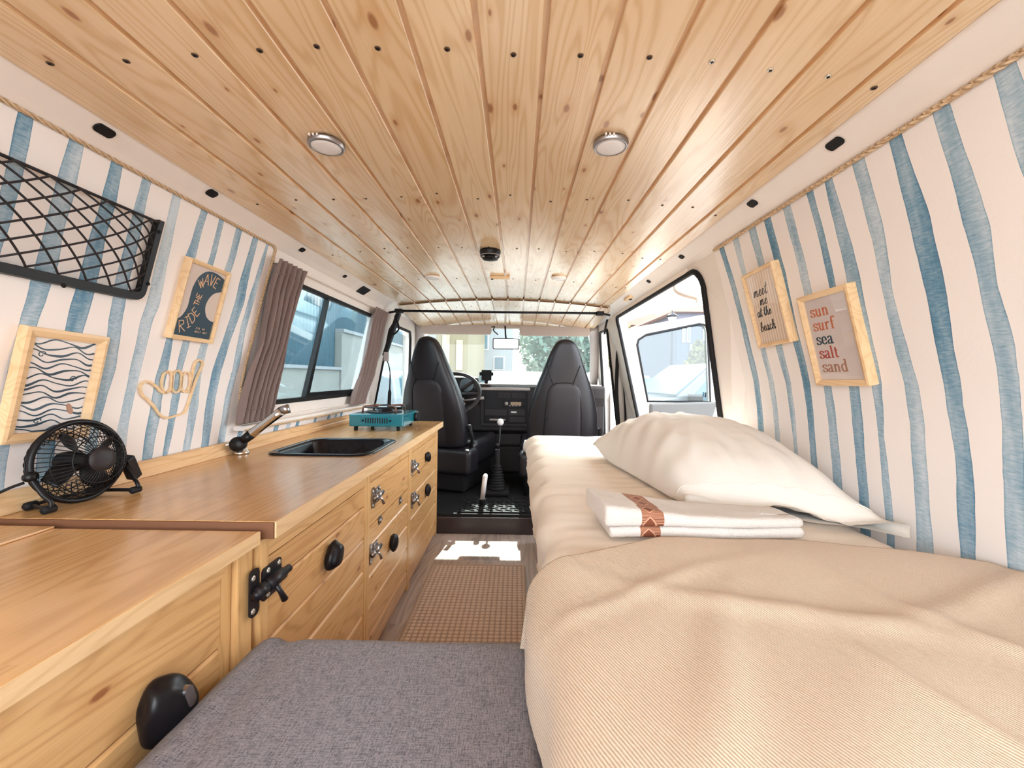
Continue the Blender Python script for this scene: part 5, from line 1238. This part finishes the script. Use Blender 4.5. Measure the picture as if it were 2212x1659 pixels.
for u, v in ((996, 853), (998, 863), (1000, 873)):
    c_ = atY(u, v, 2.90); mb = MB(); mb.lathe([(.013, 0), (.012, .006), (0, .007)], axisM((c_.x, 2.925, c_.z), (0, -1, 0)), 16); mb.build('rotary_switch', M['grey_trim'], db)
# steering wheel
sc_ = V((-.424, 2.735, .690)); ax_ = V((.0, -.72, .70)).normalized(); SM = axisM(sc_, ax_)
sw = empty('steering_wheel', sc_, 'dark steering wheel showing beside the driver seat', 'steering wheel')
mb = MB(); mb.tube([SM @ V((.180 * cos(a), .180 * sin(a), 0)) for a in [2 * pi * k / 48 for k in range(48)]], .0125, 10, closed=True); mb.build('rim', M['dash'], sw)
mb = MB(); mb.lathe([(.0, .01), (.06, .004), (.065, -.02), (.045, -.05), (.03, -.12)], SM, 24); mb.build('hub', M['dash'], sw)
for a in (0, 2.4, pi, -2.4 + 3.1):
    mb = MB(); mb.tube([SM @ V((.05 * cos(a), .05 * sin(a), -.012)), SM @ V((.12 * cos(a), .12 * sin(a), -.006)), SM @ V((.176 * cos(a), .176 * sin(a), 0))], [.018, .013, .011], 8); mb.build('spoke', M['dash'], sw)
mb = MB(); mb.tube([SM @ V((.03, 0, -.08)), SM @ V((.13, .0, -.06)), SM @ V((.205, .01, -.055))], [.006, .006, .010], 8); mb.build('column_stalk', M['grey_trim'], sw)
mb = MB(); mb.tube([SM @ V((0, 0, -.05)), SM @ V((0, .02, -.26))], .03, 12); mb.build('column', M['dash2'], sw)
# gear lever
gp = V((-.112, 2.50, CF + .001)); gl = empty('gear_lever', gp, 'tall gear lever with ribbed rubber boot and pale round knob', 'gear lever')
mb = MB(); mb.box((gp.x - .085, gp.y - .075, gp.z + .0), (gp.x + .075, gp.y + .10, gp.z + .03), bev=.012); mb.build('base_plate', M['rubber'], gl)
prof = [(.055, .03)]
for k in range(9): r_ = .050 - k * .0033; z_ = .036 + k * .0155; prof += [(r_ + .004, z_), (r_ + .004, z_ + .006), (r_ - .004, z_ + .010)]
prof += [(.018, .185), (.015, .26), (.012, .265), (0, .266)]
mb = MB(); mb.lathe(prof, Matrix.Translation(gp), 24); mb.build('boot', M['rubber'], gl)
kp = atY(1081, 912, 2.53)
mb = MB(); mb.tube([gp + V((0, 0, .25)), V((kp.x - .004, kp.y - .02, (gp.z + kp.z) / 2 + .10)), kp], .0055, 8); mb.tube([gp + V((.001, .0, .28)), gp + V((.001, .003, .30))], .012, 10); mb.build('rod', M['iron'], gl)
mb = MB(); mb.lathe([(0, -.021), (.012, -.018), (.020, -.006), (.0205, .004), (.015, .016), (.006, .0205), (0, .021)], Matrix.Translation(kp), 20); mb.build('knob', M['lamp'], gl)
# handbrake and passenger levers
h0 = atY(1048, 1030, 2.27); h1 = atY(1042, 1078, 2.27); h2 = atY(1038, 1108, 2.27)
hb = empty('handbrake', (h2.x, 2.27, CF), 'handbrake lever with white upper half next to the driver seat', 'lever')
mb = MB(); mb.tube([h0 + V((0, .03, 0)), h0, h1], [.012, .014, .013], 10); mb.build('grip', M['lamp'], hb)
mb = MB(); mb.tube(smooth_path([h1, h1 * .6 + h2 * .4 + V((.006, 0, 0)), V((h2.x, 2.27, CF + .004))], 5), .018, 10); mb.build('lever_arm', M['rubber'], hb)
a = atY(1137, 955, 2.40); b = atY(1134, 968, 2.40)
mb = MB(); mb.tube([a + V((.0, 0, .01)), b, b + V((.0, .05, -.03))], [.010, .012, .010], 8); o = tag(mb.build('seat_lever', M['lamp']), 'pale lever end beside the passenger seat above the bed corner', 'lever')
mb = MB(); mb.tube([b + V((0, .05, -.03)), V((b.x + .01, b.y + .06, CF + .004))], .010, 8); mb.build('shaft', M['rubber'], o)
# tread mat on the cab floor
mb = MB(); mb.box((-.30, 2.145, CF + .001), (.40, 2.40, CF + .006), bev=.001); tm = tag(mb.build('tread_mat', M['rubber']), 'black ribbed rubber mat on the raised cab floor', 'mat')
for r_ in range(7):
    mb = MB(); y_ = 2.165 + r_ * .035
    for c_ in range(14):
        x_ = -.28 + c_ * .049 + (.0245 if r_ % 2 else 0); s_ = 1 if (r_ + 0) % 2 else -1
        mb.tube([(x_ - .018, y_ - .010 * s_, CF + .007), (x_ + .018, y_ + .010 * s_, CF + .007)], .0042, 5)
    o = mb.build('tread_ribs', M['rubber'], tm); o['kind'] = 'stuff'
# sun visors
for u0, v0, u1, v1, l in ((907, 703, 1062, 721, 'beige sun visor above the driver side of the windscreen'), (1122, 706, 1274, 725, 'beige sun visor above the passenger side of the windscreen')):
    a, b = atY(u0, v1, 2.93), atY(u1, v0, 2.93); mb = MB(); left = u0 < 1000
    q = rrect(a.x, a.z, b.x, b.z, .022, 6); mb.prism(q, lambda x, z, h: V((x, 2.925 + h, z)), 0, .018); o = tag(mb.build('sun_visor', M['visor'], None, [BEV(.004)]), l, 'sun visor', 'sun visors')
    mb = MB(); xx = a.x + .01 if left else b.x - .01; mb.tube([(xx, 2.945, b.z - .004), (xx - (.03 if left else -.03), 2.96, b.z + .010)], .006, 8); mb.build('hinge_arm', M['white'], o)
# mirror
a, b = atY(1064, 754, 2.90), atY(1122, 731, 2.90); mr_ = empty('rear_view_mirror', ((a.x + b.x) / 2, 2.9, a.z), 'rectangular rear-view mirror hanging in front of the windscreen', 'mirror')
mb = MB(); mb.prism(rrect(a.x, a.z, b.x, b.z, .012, 4), lambda x, z, h: V((x, 2.90 + h, z)), .002, .022); mb.build('housing', M['black'], mr_)
mb = MB(); mb.prism(rrect(a.x + .007, a.z + .006, b.x - .007, b.z - .006, .008, 4), lambda x, z, h: V((x, 2.90 + h, z)), -.001, .003); mb.build('mirror_glass', M['chrome'], mr_)
mb = MB(); mx_ = (a.x + b.x) / 2; mb.tube([(mx_, 2.915, b.z - .006), (mx_ - .005, 2.945, b.z + .028), (mx_ - .01, 2.985, 1.165)], .006, 8); mb.build('stem', M['black'], mr_)
mb = MB(); mb.tube(smooth_path([atY(1060, 707, 2.94), atY(1068, 706, 2.94), atY(1066, 714, 2.94), atY(1076, 723, 2.94)], 5), .004, 6); tag(mb.build('hanging_wire', M['rubber']), 'loose black wire dangling above the rear-view mirror', 'wire')
# phone holder
a, b = atY(1040, 822, 2.97), atY(1062, 799, 2.97); ph = empty('phone_holder', (a.x, 2.97, .752), 'black phone holder on a stalk on top of the dashboard', 'phone holder')
mb = MB(); mb.box((a.x, 2.96, a.z), (b.x, 2.985, b.z), bev=.006); mb.build('cradle', M['rubber'], ph)
for s_ in (-1, 1):
    mb = MB(); xx = a.x - .006 if s_ < 0 else b.x + .006; mb.box((xx - .007, 2.945, a.z + .035), (xx + .007, 2.98, a.z + .060), bev=.003); mb.build('side_clamp', M['rubber'], ph)
mb = MB(); mb.tube([((a.x + b.x) / 2, 2.975, a.z + .005), ((a.x + b.x) / 2 + .004, 2.98, .785), ((a.x + b.x) / 2 - .004, 2.985, .754)], [.008, .011, .014], 10); mb.build('stalk', M['rubber'], ph)
# belts and black pillar covers
for side, top_, bot, name, lab in ((-1, (856, 677), (826, 768), 'pillar_cover', 'black pillar cover left of the driver seat with belt anchor'), (1, (1335, 690), (1352, 790), 'pillar_cover', 'black pillar cover right of the passenger seat with belt anchor')):
    Yp = 2.36 if side < 0 else 2.60
    a, b = atY(*top_, Yp), atY(*bot, Yp); mb = MB(); d_ = V((-side * .0, 0, 0))
    mb.prism([(-.018, 0), (.018, 0), (.014, 1), (-.014, 1)], lambda x, t, h: a.lerp(b, t) + V((-side * (.002 + h), x, 0)), 0, .022)
    o = tag(mb.build(name, M['rubber'], None, [BEV(.004)]), lab, 'pillar cover')
mb = MB(); a = atY(834, 772, 2.34); mb.box((a.x - .012, a.y - .01, a.z - .022), (a.x + .014, a.y + .012, a.z + .03), bev=.004); bl_ = tag(mb.build('seat_belt', M['grey_trim']), 'grey buckle and thin black belt hanging left of the driver seat', 'seat belt')
mb = MB(); mb.tube(smooth_path([a, atY(842, 800, 2.34), atY(842, 840, 2.34), atY(840, 884, 2.34)], 6), [.003] * 8 + [.004] * 5 + [.010] * 6, 8); mb.build('strap', M['rubber'], bl_)
mb = MB(); mb.tube(smooth_path([atY(853, 682, 2.34), atY(860, 700, 2.34), atY(861, 712, 2.34), atY(849, 722, 2.34), atY(852, 700, 2.34), atY(856, 684, 2.34)], 5), .005, 6); tag(mb.build('belt_loop', M['rubber']), 'black loop of webbing hanging from the end of the cross bar', 'strap')
def strap(pts, w, name, lab):
    mb = MB(); P_ = smooth_path(pts, 6); vs = []
    for p_ in P_: vs += [p_ + V((-w, 0, 0)), p_ + V((w, 0, 0)), p_ + V((w, .003, 0)), p_ + V((-w, .003, 0))]
    mb.add(vs, [(4 * i + k, 4 * i + (k + 1) % 4, 4 * i + 4 + (k + 1) % 4, 4 * i + 4 + k) for i in range(len(P_) - 1) for k in range(4)]); return tag(mb.build(name, M['rubber']), lab, 'seat belt')
strap([atY(1341, 745, 2.57), atY(1335, 762, 2.57), atY(1333, 800, 2.57), atY(1332, 850, 2.57), atY(1337, 930, 2.57)], .011, 'seat_belt', 'black belt strap hanging straight down right of the passenger seat')
strap([atY(1342, 760, 2.58), atY(1343, 800, 2.58), atY(1349, 850, 2.58), atY(1352, 930, 2.58)], .006, 'seat_belt', 'second thinner black belt strap at the passenger door post')
strap([atY(1312, 690, 2.5), atY(1308, 708, 2.5), atY(1306, 722, 2.5)], .006, 'seat_belt', 'short black strap end under the right end of the cross bar')

# ================================================================== OUTSIDE
GZ = -.55
mb = MB(); mb.box((-60, -30, GZ - .1), (60, 80, GZ)); struct(mb.build('ground', mat('pale_asphalt', (.30, .29, .285), .9, vscale=2, var=.12)))
# open front passenger door, seen through the side opening
def dpt(u, v):
    d = ray(u, v); k = (3.20 + .15 * .66) / (1 + .15 * d.x); return V((d.x * k, k, CH + d.z * k))
out_ = [(1318, 1010), (1318, 800), (1350, 735), (1366, 708), (1520, 680), (1540, 683), (1550, 700), (1570, 860), (1576, 1010)]; inn = [(1399, 867), (1376, 745), (1379, 734), (1396, 723), (1510, 700), (1523, 702), (1528, 712), (1534, 868)]
q = lambda pts: [(dpt(*p).x, dpt(*p).z) for p in pts]
mb = MB(); dfn = lambda x, z, h: V((x, 3.20 - .15 * (x - .66) + h, z)); mb.prism(q(out_), dfn, 0, .055, [q(inn)]); dr = struct(mb.build('door_1', M['white'], None, [BEV(.006)]))
mb = MB(); mb.tube([dfn(x, z, -.004) for x, z in q(inn)], .009, 6, closed=True); mb.build('window_seal', M['rubber'], dr)
mb = MB(); mb.prism(q(inn), dfn, .026, .030); mb.build('window_pane', M['glassd'], dr)
q0, q1_ = dpt(1401, 871), dpt(1540, 871); mb = MB(); mb.prism([(q0.x, q0.z), (q1_.x + .02, q1_.z + .012), (q1_.x + .0, q1_.z - .03), (q1_.x - .09, q1_.z - .34), (q0.x, q0.z - .34)], dfn, -.055, -.002); mb.build('door_trim', mat('grey_door_trim', (.075, .07, .068), .6), dr, [BEV(.012)])
mb = MB(); c_ = dpt(1524, 858); mb.tube([c_, c_ + V((0, 0, .035))], .006, 8); mb.build('lock_pin', M['rubber'], dr)
# sliding door, pushed back along the outside
mb = MB(); mb.box((.755, .36, -.20), (.80, 1.455, 1.06), bev=.02); dr = struct(mb.build('door_2', M['white']))
mb = MB(); mb.box((.752, 1.452, -.1), (.790, 1.466, .78), bev=.004); mb.build('door_seal', M['rubber'], dr)
# ---- houses
def house(name, x0, x1, y0, y1, h, m, roof, wins, label, gable=0.0, cat='house', eave=.35):
    b = empty(name, ((x0 + x1) / 2, (y0 + y1) / 2, GZ), label, cat)
    mb = MB(); mb.box((x0, y0, GZ + .01), (x1, y1, h)); mb.build('wall', m, b)
    if roof:
        mb = MB(); xm = (x0 + x1) / 2; mb.prism([(x0 - eave, h), (x1 + eave, h), (x1 + eave, h + .12), (xm, h + .12 + gable), (x0 - eave, h + .12)], lambda a, c, hh: V((a, hh, c)), y0 - eave, y1 + eave); mb.build('roof', roof, b)
    for (wx0, wz0, wx1, wz1, wm, kind) in wins:
        mb = MB(); mb.box((wx0, y0 - .06, wz0), (wx1, y0 - .005, wz1), bev=.01); f = mb.build(kind, M['white'] if kind == 'window' else wm, b)
        if kind == 'window': mb = MB(); mb.box((wx0 + .06, y0 - .075, wz0 + .06), (wx1 - .06, y0 - .062, wz1 - .06)); mb.build('pane', wm, f)
    return b
pk = mat('peach_render', (.21, .145, .10), .9, var=.08, vscale=1); li = mat('lilac_grey_render', (.13, .13, .16), .9, var=.05, vscale=1); wh = mat('white_render', (.30, .30, .31), .9); rf = mat('brown_roof_tiles', (.24, .15, .12), .8)
dkw = mat('dark_window_panes', (.06, .10, .13), .2); ylw = mat('yellow_render', (.27, .21, .13), .9); shut = mat('beige_shutters', (.50, .38, .26), .8); tealw = mat('teal_window_panes', (.045, .13, .17), .3)
W_ = lambda u0, v0, u1, v1, Y, m, k='window': (atY(u0, v1, Y).x, atY(u0, v1, Y).z, atY(u1, v0, Y).x, atY(u1, v0, Y).z, m, k)
house('house', atY(1350, 700, 28.8).x, atY(1462, 700, 28.8).x, 28.8, 36, atY(1400, 704, 28.8).z, pk, rf, [W_(1430, 718, 1445, 745, 28.8, dkw), W_(1430, 755, 1446, 785, 28.8, dkw, 'shutter'), W_(1385, 720, 1400, 745, 28.8, shut, 'shutter')], 'peach house with low gabled roof behind the parked cars', .7)
house('house', atY(1463, 700, 20).x, atY(1640, 700, 20).x, 20, 28, atY(1500, 676, 20).z, li, rf, [W_(1473, 706, 1480, 740, 20, dkw), W_(1483, 706, 1491, 740, 20, dkw), W_(1518, 706, 1532, 736, 20, tealw), W_(1488, 744, 1530, 786, 20, mat('garage_grey', (.30, .28, .31), .8), 'garage_door')], 'lilac grey house with brown eaves and tall dark windows', .3)
house('house', atY(880, 700, 16).x, atY(1012, 700, 16).x, 16, 24, 5.4, ylw, rf, [W_(955, 724, 972, 800, 16, shut, 'shutter'), W_(985, 735, 1000, 800, 16, shut, 'shutter'), W_(925, 724, 943, 790, 16, wh, 'shutter')], 'yellow house front with tan shutters seen through the windscreen', .8)
house('house', atY(1013, 700, 24.8).x, atY(1108, 700, 24.8).x, 24.8, 33, 7.0, wh, rf, [W_(1030, 722, 1056, 756, 24.8, tealw), W_(1066, 770, 1090, 800, 24.8, dkw)], 'white house with teal window seen through the windscreen', .8)
# ---- trees
def leafmat(name, c): return mat(name, c, .8, var=.35, vscale=3)
def tree(name, x, y, h, r, m, label, n=1500, cone=False, base=None, ls=.10):
    t = empty(name, (x, y, GZ), label, 'tree'); rn = random.Random(int(x * 97 + y * 31)); mb = MB()
    zb = base if base is not None else GZ + h * .3
    for k in range(n):
        f = rn.random(); z = zb + (GZ + h - zb) * f; rr = (r * (1 - f) ** .8 + .05) if cone else r * sqrt(max(.02, 1 - (2 * f - 1) ** 2)) * (.8 + .35 * nz(f * 4, k % 7, 2))
        a = rn.random() * 2 * pi; q_ = rr * rn.random() ** .4; c_ = V((x + cos(a) * q_, y + sin(a) * q_, z)); e1 = V((rn.gauss(0, 1), rn.gauss(0, 1), rn.gauss(0, 1))).normalized(); e2 = e1.cross(V((rn.gauss(0, 1), rn.gauss(0, 1), rn.gauss(0, 1)))).normalized(); s_ = ls * rn.uniform(.6, 1.3)
        mb.add([c_ - e1 * s_, c_ + e2 * s_ * .5, c_ + e1 * s_, c_ - e2 * s_ * .5], [(0, 1, 2, 3)])
    mb.build('crown', m, t, recalc=False)
    mb = MB(); mb.tube([(x, y, GZ + .002), (x + .03, y, (GZ + zb) / 2), (x, y, GZ + h * .8)], [r * .10 + .03, r * .08 + .02, .02], 8); mb.build('trunk', mat('bark', (.12, .08, .05), .9), t)
lf1 = leafmat('blue_green_leaves', (.10, .16, .12)); lf2 = leafmat('yellow_green_leaves', (.24, .20, .05)); lf3 = leafmat('olive_leaves', (.14, .15, .05))
tree('tree', 1.9, 15.5, 4.6, 1.9, lf1, 'wide blue-green tree seen through the windscreen behind the passenger seat', 2600, ls=.16)
tree('tree', 1.0, 20.5, 4.8, 1.2, leafmat('pale_leaves', (.26, .32, .24)), 'paler tree seen through the windscreen right of the mirror', 1500, ls=.14)
tree('tree', atY(1509, 750, 12).x, 12, 2.45, .75, lf2, 'yellow-green conifer in front of the lilac grey house', 1500, True, GZ + .5, ls=.09)
tree('tree', atY(1526, 770, 13.4).x, 13.4, 2.2, .45, lf2, 'small yellow-green bush right of the conifer', 700, False, GZ + .6, ls=.08)
tree('tree', atY(1318, 760, 11).x, 10.4, 2.9, .5, lf3, 'olive tree in the gap of the front passenger door', 1600, ls=.07)
# ---- street lantern
lp = atY(1452, 694, 9); ln = empty('street_lamp', (lp.x, 9, GZ), 'old style street lantern on a slim post before the houses', 'street lamp')
mb = MB(); mb.tube([(lp.x, 9, GZ + .001), (lp.x, 9, lp.z - .08)], [.04, .022], 8); mb.build('post', M['iron'], ln)
mb = MB(); mb.lathe([(.05, -.09), (.095, .06), (.10, .07)], Matrix.Translation((lp.x, 9, lp.z + .02)), 6, False); mb.build('lantern', mat('lantern_glass', (.45, .47, .47), .3), ln)
mb = MB(); mb.lathe([(.13, .075), (.10, .12), (.03, .16), (.02, .20), (.0, .22)], Matrix.Translation((lp.x, 9, lp.z + .02)), 12); mb.build('lantern_cap', M['iron'], ln)
# ---- cars
def car(x, y, rz, L_, H_, Wd, m, label, van=False):
    c = empty('car', (0, 0, GZ), label, 'car'); z = GZ
    prof = [(-L_ / 2, .28), (-L_ / 2, .62 * H_), (-L_ / 2 + .12, H_ * .95), (-L_ / 2 + .5, H_), (L_ * .12, H_), (L_ * .30, H_ * .66), (L_ * .46, H_ * .58), (L_ / 2, H_ * .46), (L_ / 2, .30), (L_ * .42, .24), (-L_ * .44, .24)]
    mb = MB(); n = len(prof)
    def inset(p, w): return w - (.14 * max(0, (p[1] - H_ * .58) / (H_ * .42)))
    vs = []
    for s_ in (-1, 1): vs += [V((p[0], s_ * inset(p, Wd / 2), z + p[1])) for p in prof]
    tri = geometry.tessellate_polygon([[V((p[0], p[1], 0)) for p in prof]])
    mb.add(vs, [(i, (i + 1) % n, n + (i + 1) % n, n + i) for i in range(n)] + [tuple(t) for t in tri] + [tuple(i + n for i in t[::-1]) for t in tri]); mb.build('body', m, c, [BEV(.05, 3)])
    gm = tealw
    for s_ in (-1, 1):
        for (a0, a1, b0, b1) in ((-L_ * .42, -L_ * .20, -L_ * .40, -L_ * .20), (-L_ * .18, L_ * .02, -L_ * .18, L_ * .02), (L_ * .04, L_ * .25, L_ * .04, L_ * .12)):
            mb = MB(); z0, z1 = H_ * .64, H_ * .93; yo = lambda zz: s_ * (inset((0, zz), Wd / 2) + .006)
            mb.add([V((a0, yo(z0), z + z0)), V((a1, yo(z0), z + z0)), V((b1, yo(z1), z + z1)), V((b0, yo(z1), z + z1))] + [V((a0, yo(z0) - s_ * .03, z + z0)), V((a1, yo(z0) - s_ * .03, z + z0)), V((b1, yo(z1) - s_ * .03, z + z1)), V((b0, yo(z1) - s_ * .03, z + z1))], [(0, 1, 2, 3), (4, 7, 6, 5), (0, 4, 5, 1), (1, 5, 6, 2), (2, 6, 7, 3), (3, 7, 4, 0)]); mb.build('side_window', gm, c)
    mb = MB(); w0, w1 = Wd / 2 - .10, Wd / 2 - .20; A_ = V((L_ * .125, 0, z + H_ * .975)); B_ = V((L_ * .292, 0, z + H_ * .68)); nn_ = V((.02, 0, .02))
    mb.add([A_ + V((0, -w1, 0)) + nn_, A_ + V((0, w1, 0)) + nn_, B_ + V((0, w0, 0)) + nn_, B_ + V((0, -w0, 0)) + nn_, A_ + V((0, -w1, 0)), A_ + V((0, w1, 0)), B_ + V((0, w0, 0)), B_ + V((0, -w0, 0))], [(0, 1, 2, 3), (4, 7, 6, 5), (0, 4, 5, 1), (1, 5, 6, 2), (2, 6, 7, 3), (3, 7, 4, 0)]); mb.build('windscreen', gm, c)
    for sx in (-L_ * .31, L_ * .32):
        for s_ in (-1, 1):
            mb = MB(); mb.lathe([(.0, -.1), (.28, -.1), (.31, -.06), (.31, .06), (.28, .1), (.20, .10), (.18, .07), (0, .07)], axisM((sx, s_ * (Wd / 2 - .09), z + .315), (0, s_, 0)), 24); mb.build('wheel', M['rubber'], c)
    for s_ in (-1, 1):
        mb = MB(); mb.box((L_ / 2 - .08, s_ * (Wd / 2 - .42), z + H_ * .34), (L_ / 2 + .015, s_ * (Wd / 2 - .14), z + H_ * .45), bev=.01); mb.build('headlight', M['chrome'], c)
        mb = MB(); mb.box((L_ * .22, s_ * (Wd / 2 + .01), z + H_ * .62), (L_ * .26, s_ * (Wd / 2 + .17), z + H_ * .70), bev=.01); mb.build('side_mirror', M['black'], c)
    mb = MB(); mb.box((L_ / 2 - .03, -.45, z + H_ * .30), (L_ / 2 + .03, .45, z + H_ * .42), bev=.01); mb.build('radiator_grille', M['black'], c)
    c.location = V((x, y, GZ)); c.rotation_euler = (0, 0, rz); return c
wc = mat('white_car_paint', (.17, .175, .18), .3, coat=.6); dc = mat('dark_blue_car_paint', (.05, .12, .16), .25, coat=.6); gc = mat('silver_car_paint', (.50, .52, .54), .25, coat=.6)
car(3.5, 7.4, radians(188), 3.9, 1.62, 1.75, wc, 'white van parked outside, filling the open passenger door window')
car(3.7, 14.2, radians(75), 4.0, 1.45, 1.7, dc, 'dark blue car parked left of the white van')
car(-.3, 12.2, radians(100), 4.2, 1.5, 1.75, gc, 'silver car parked ahead, low in the windscreen')
car(-3.0, 10.2, radians(85), 4.1, 1.45, 1.7, mat('grey_car_paint', (.35, .37, .39), .3, coat=.5), 'grey car beyond the driver door window')
# ---- yard wall and corrugated fence on the left
cw = mat('pale_concrete', (.30, .285, .26), .9, var=.12, vscale=3); LX = -3.25
mb = MB(); mb.box((LX - .2, 2.2, GZ + .005), (LX, 7.62, atX(680, 797, LX).z)); yw = tag(mb.build('yard_wall', cw), 'pale concrete yard wall outside the left window', 'wall')
mb = MB(); mb.box((LX - .24, 2.2, atX(680, 797, LX).z), (LX + .04, 7.62, atX(680, 797, LX).z + .05)); mb.build('coping', wh, yw)
mb = MB(); mb.box((LX, 2.2, .13), (LX + .05, 7.6, .17)); mb.build('ledge', wh, yw)
zt = atX(755, 722, LX).z; mb = MB(); mb.box((LX - .22, 7.63, GZ + .005), (LX + .03, 13.0, zt)); yp = tag(mb.build('yard_wall', cw), 'taller stretch of the concrete wall further along, right in the left window', 'wall')
mb = MB(); mb.box((LX - .26, 7.63, zt), (LX + .07, 13.0, zt + .06)); mb.build('coping', wh, yp)
mb = MB(); n = 420; vs = []
z0_ = atX(680, 797, LX).z + .052
for i in range(n):
    y = 2.2 + 10.8 * i / (n - 1); x = LX - .10 + .022 * sin(y * 2 * pi / .105); zz = z0_ if y < 7.62 else zt + .062; vs += [V((x, y, zz)), V((x, y, 2.75)), V((x - .01, y, zz)), V((x - .01, y, 2.75))]
mb.add(vs, [(4 * i, 4 * i + 4, 4 * i + 5, 4 * i + 1) for i in range(n - 1)] + [(4 * i + 2, 4 * i + 3, 4 * i + 7, 4 * i + 6) for i in range(n - 1)] + [(4 * i + 1, 4 * i + 5, 4 * i + 7, 4 * i + 3) for i in range(n - 1)], True)
tag(mb.build('corrugated_fence', mat('blue_grey_corrugated_sheet', (.030, .078, .105), .5, var=.2, vscale=3)), 'tall blue-grey corrugated metal sheets on top of the yard wall', 'fence')
house('house', -9, -4.6, 9, 20, 4.4, wh, rf, [], 'white building rising behind the corrugated fence', .5)
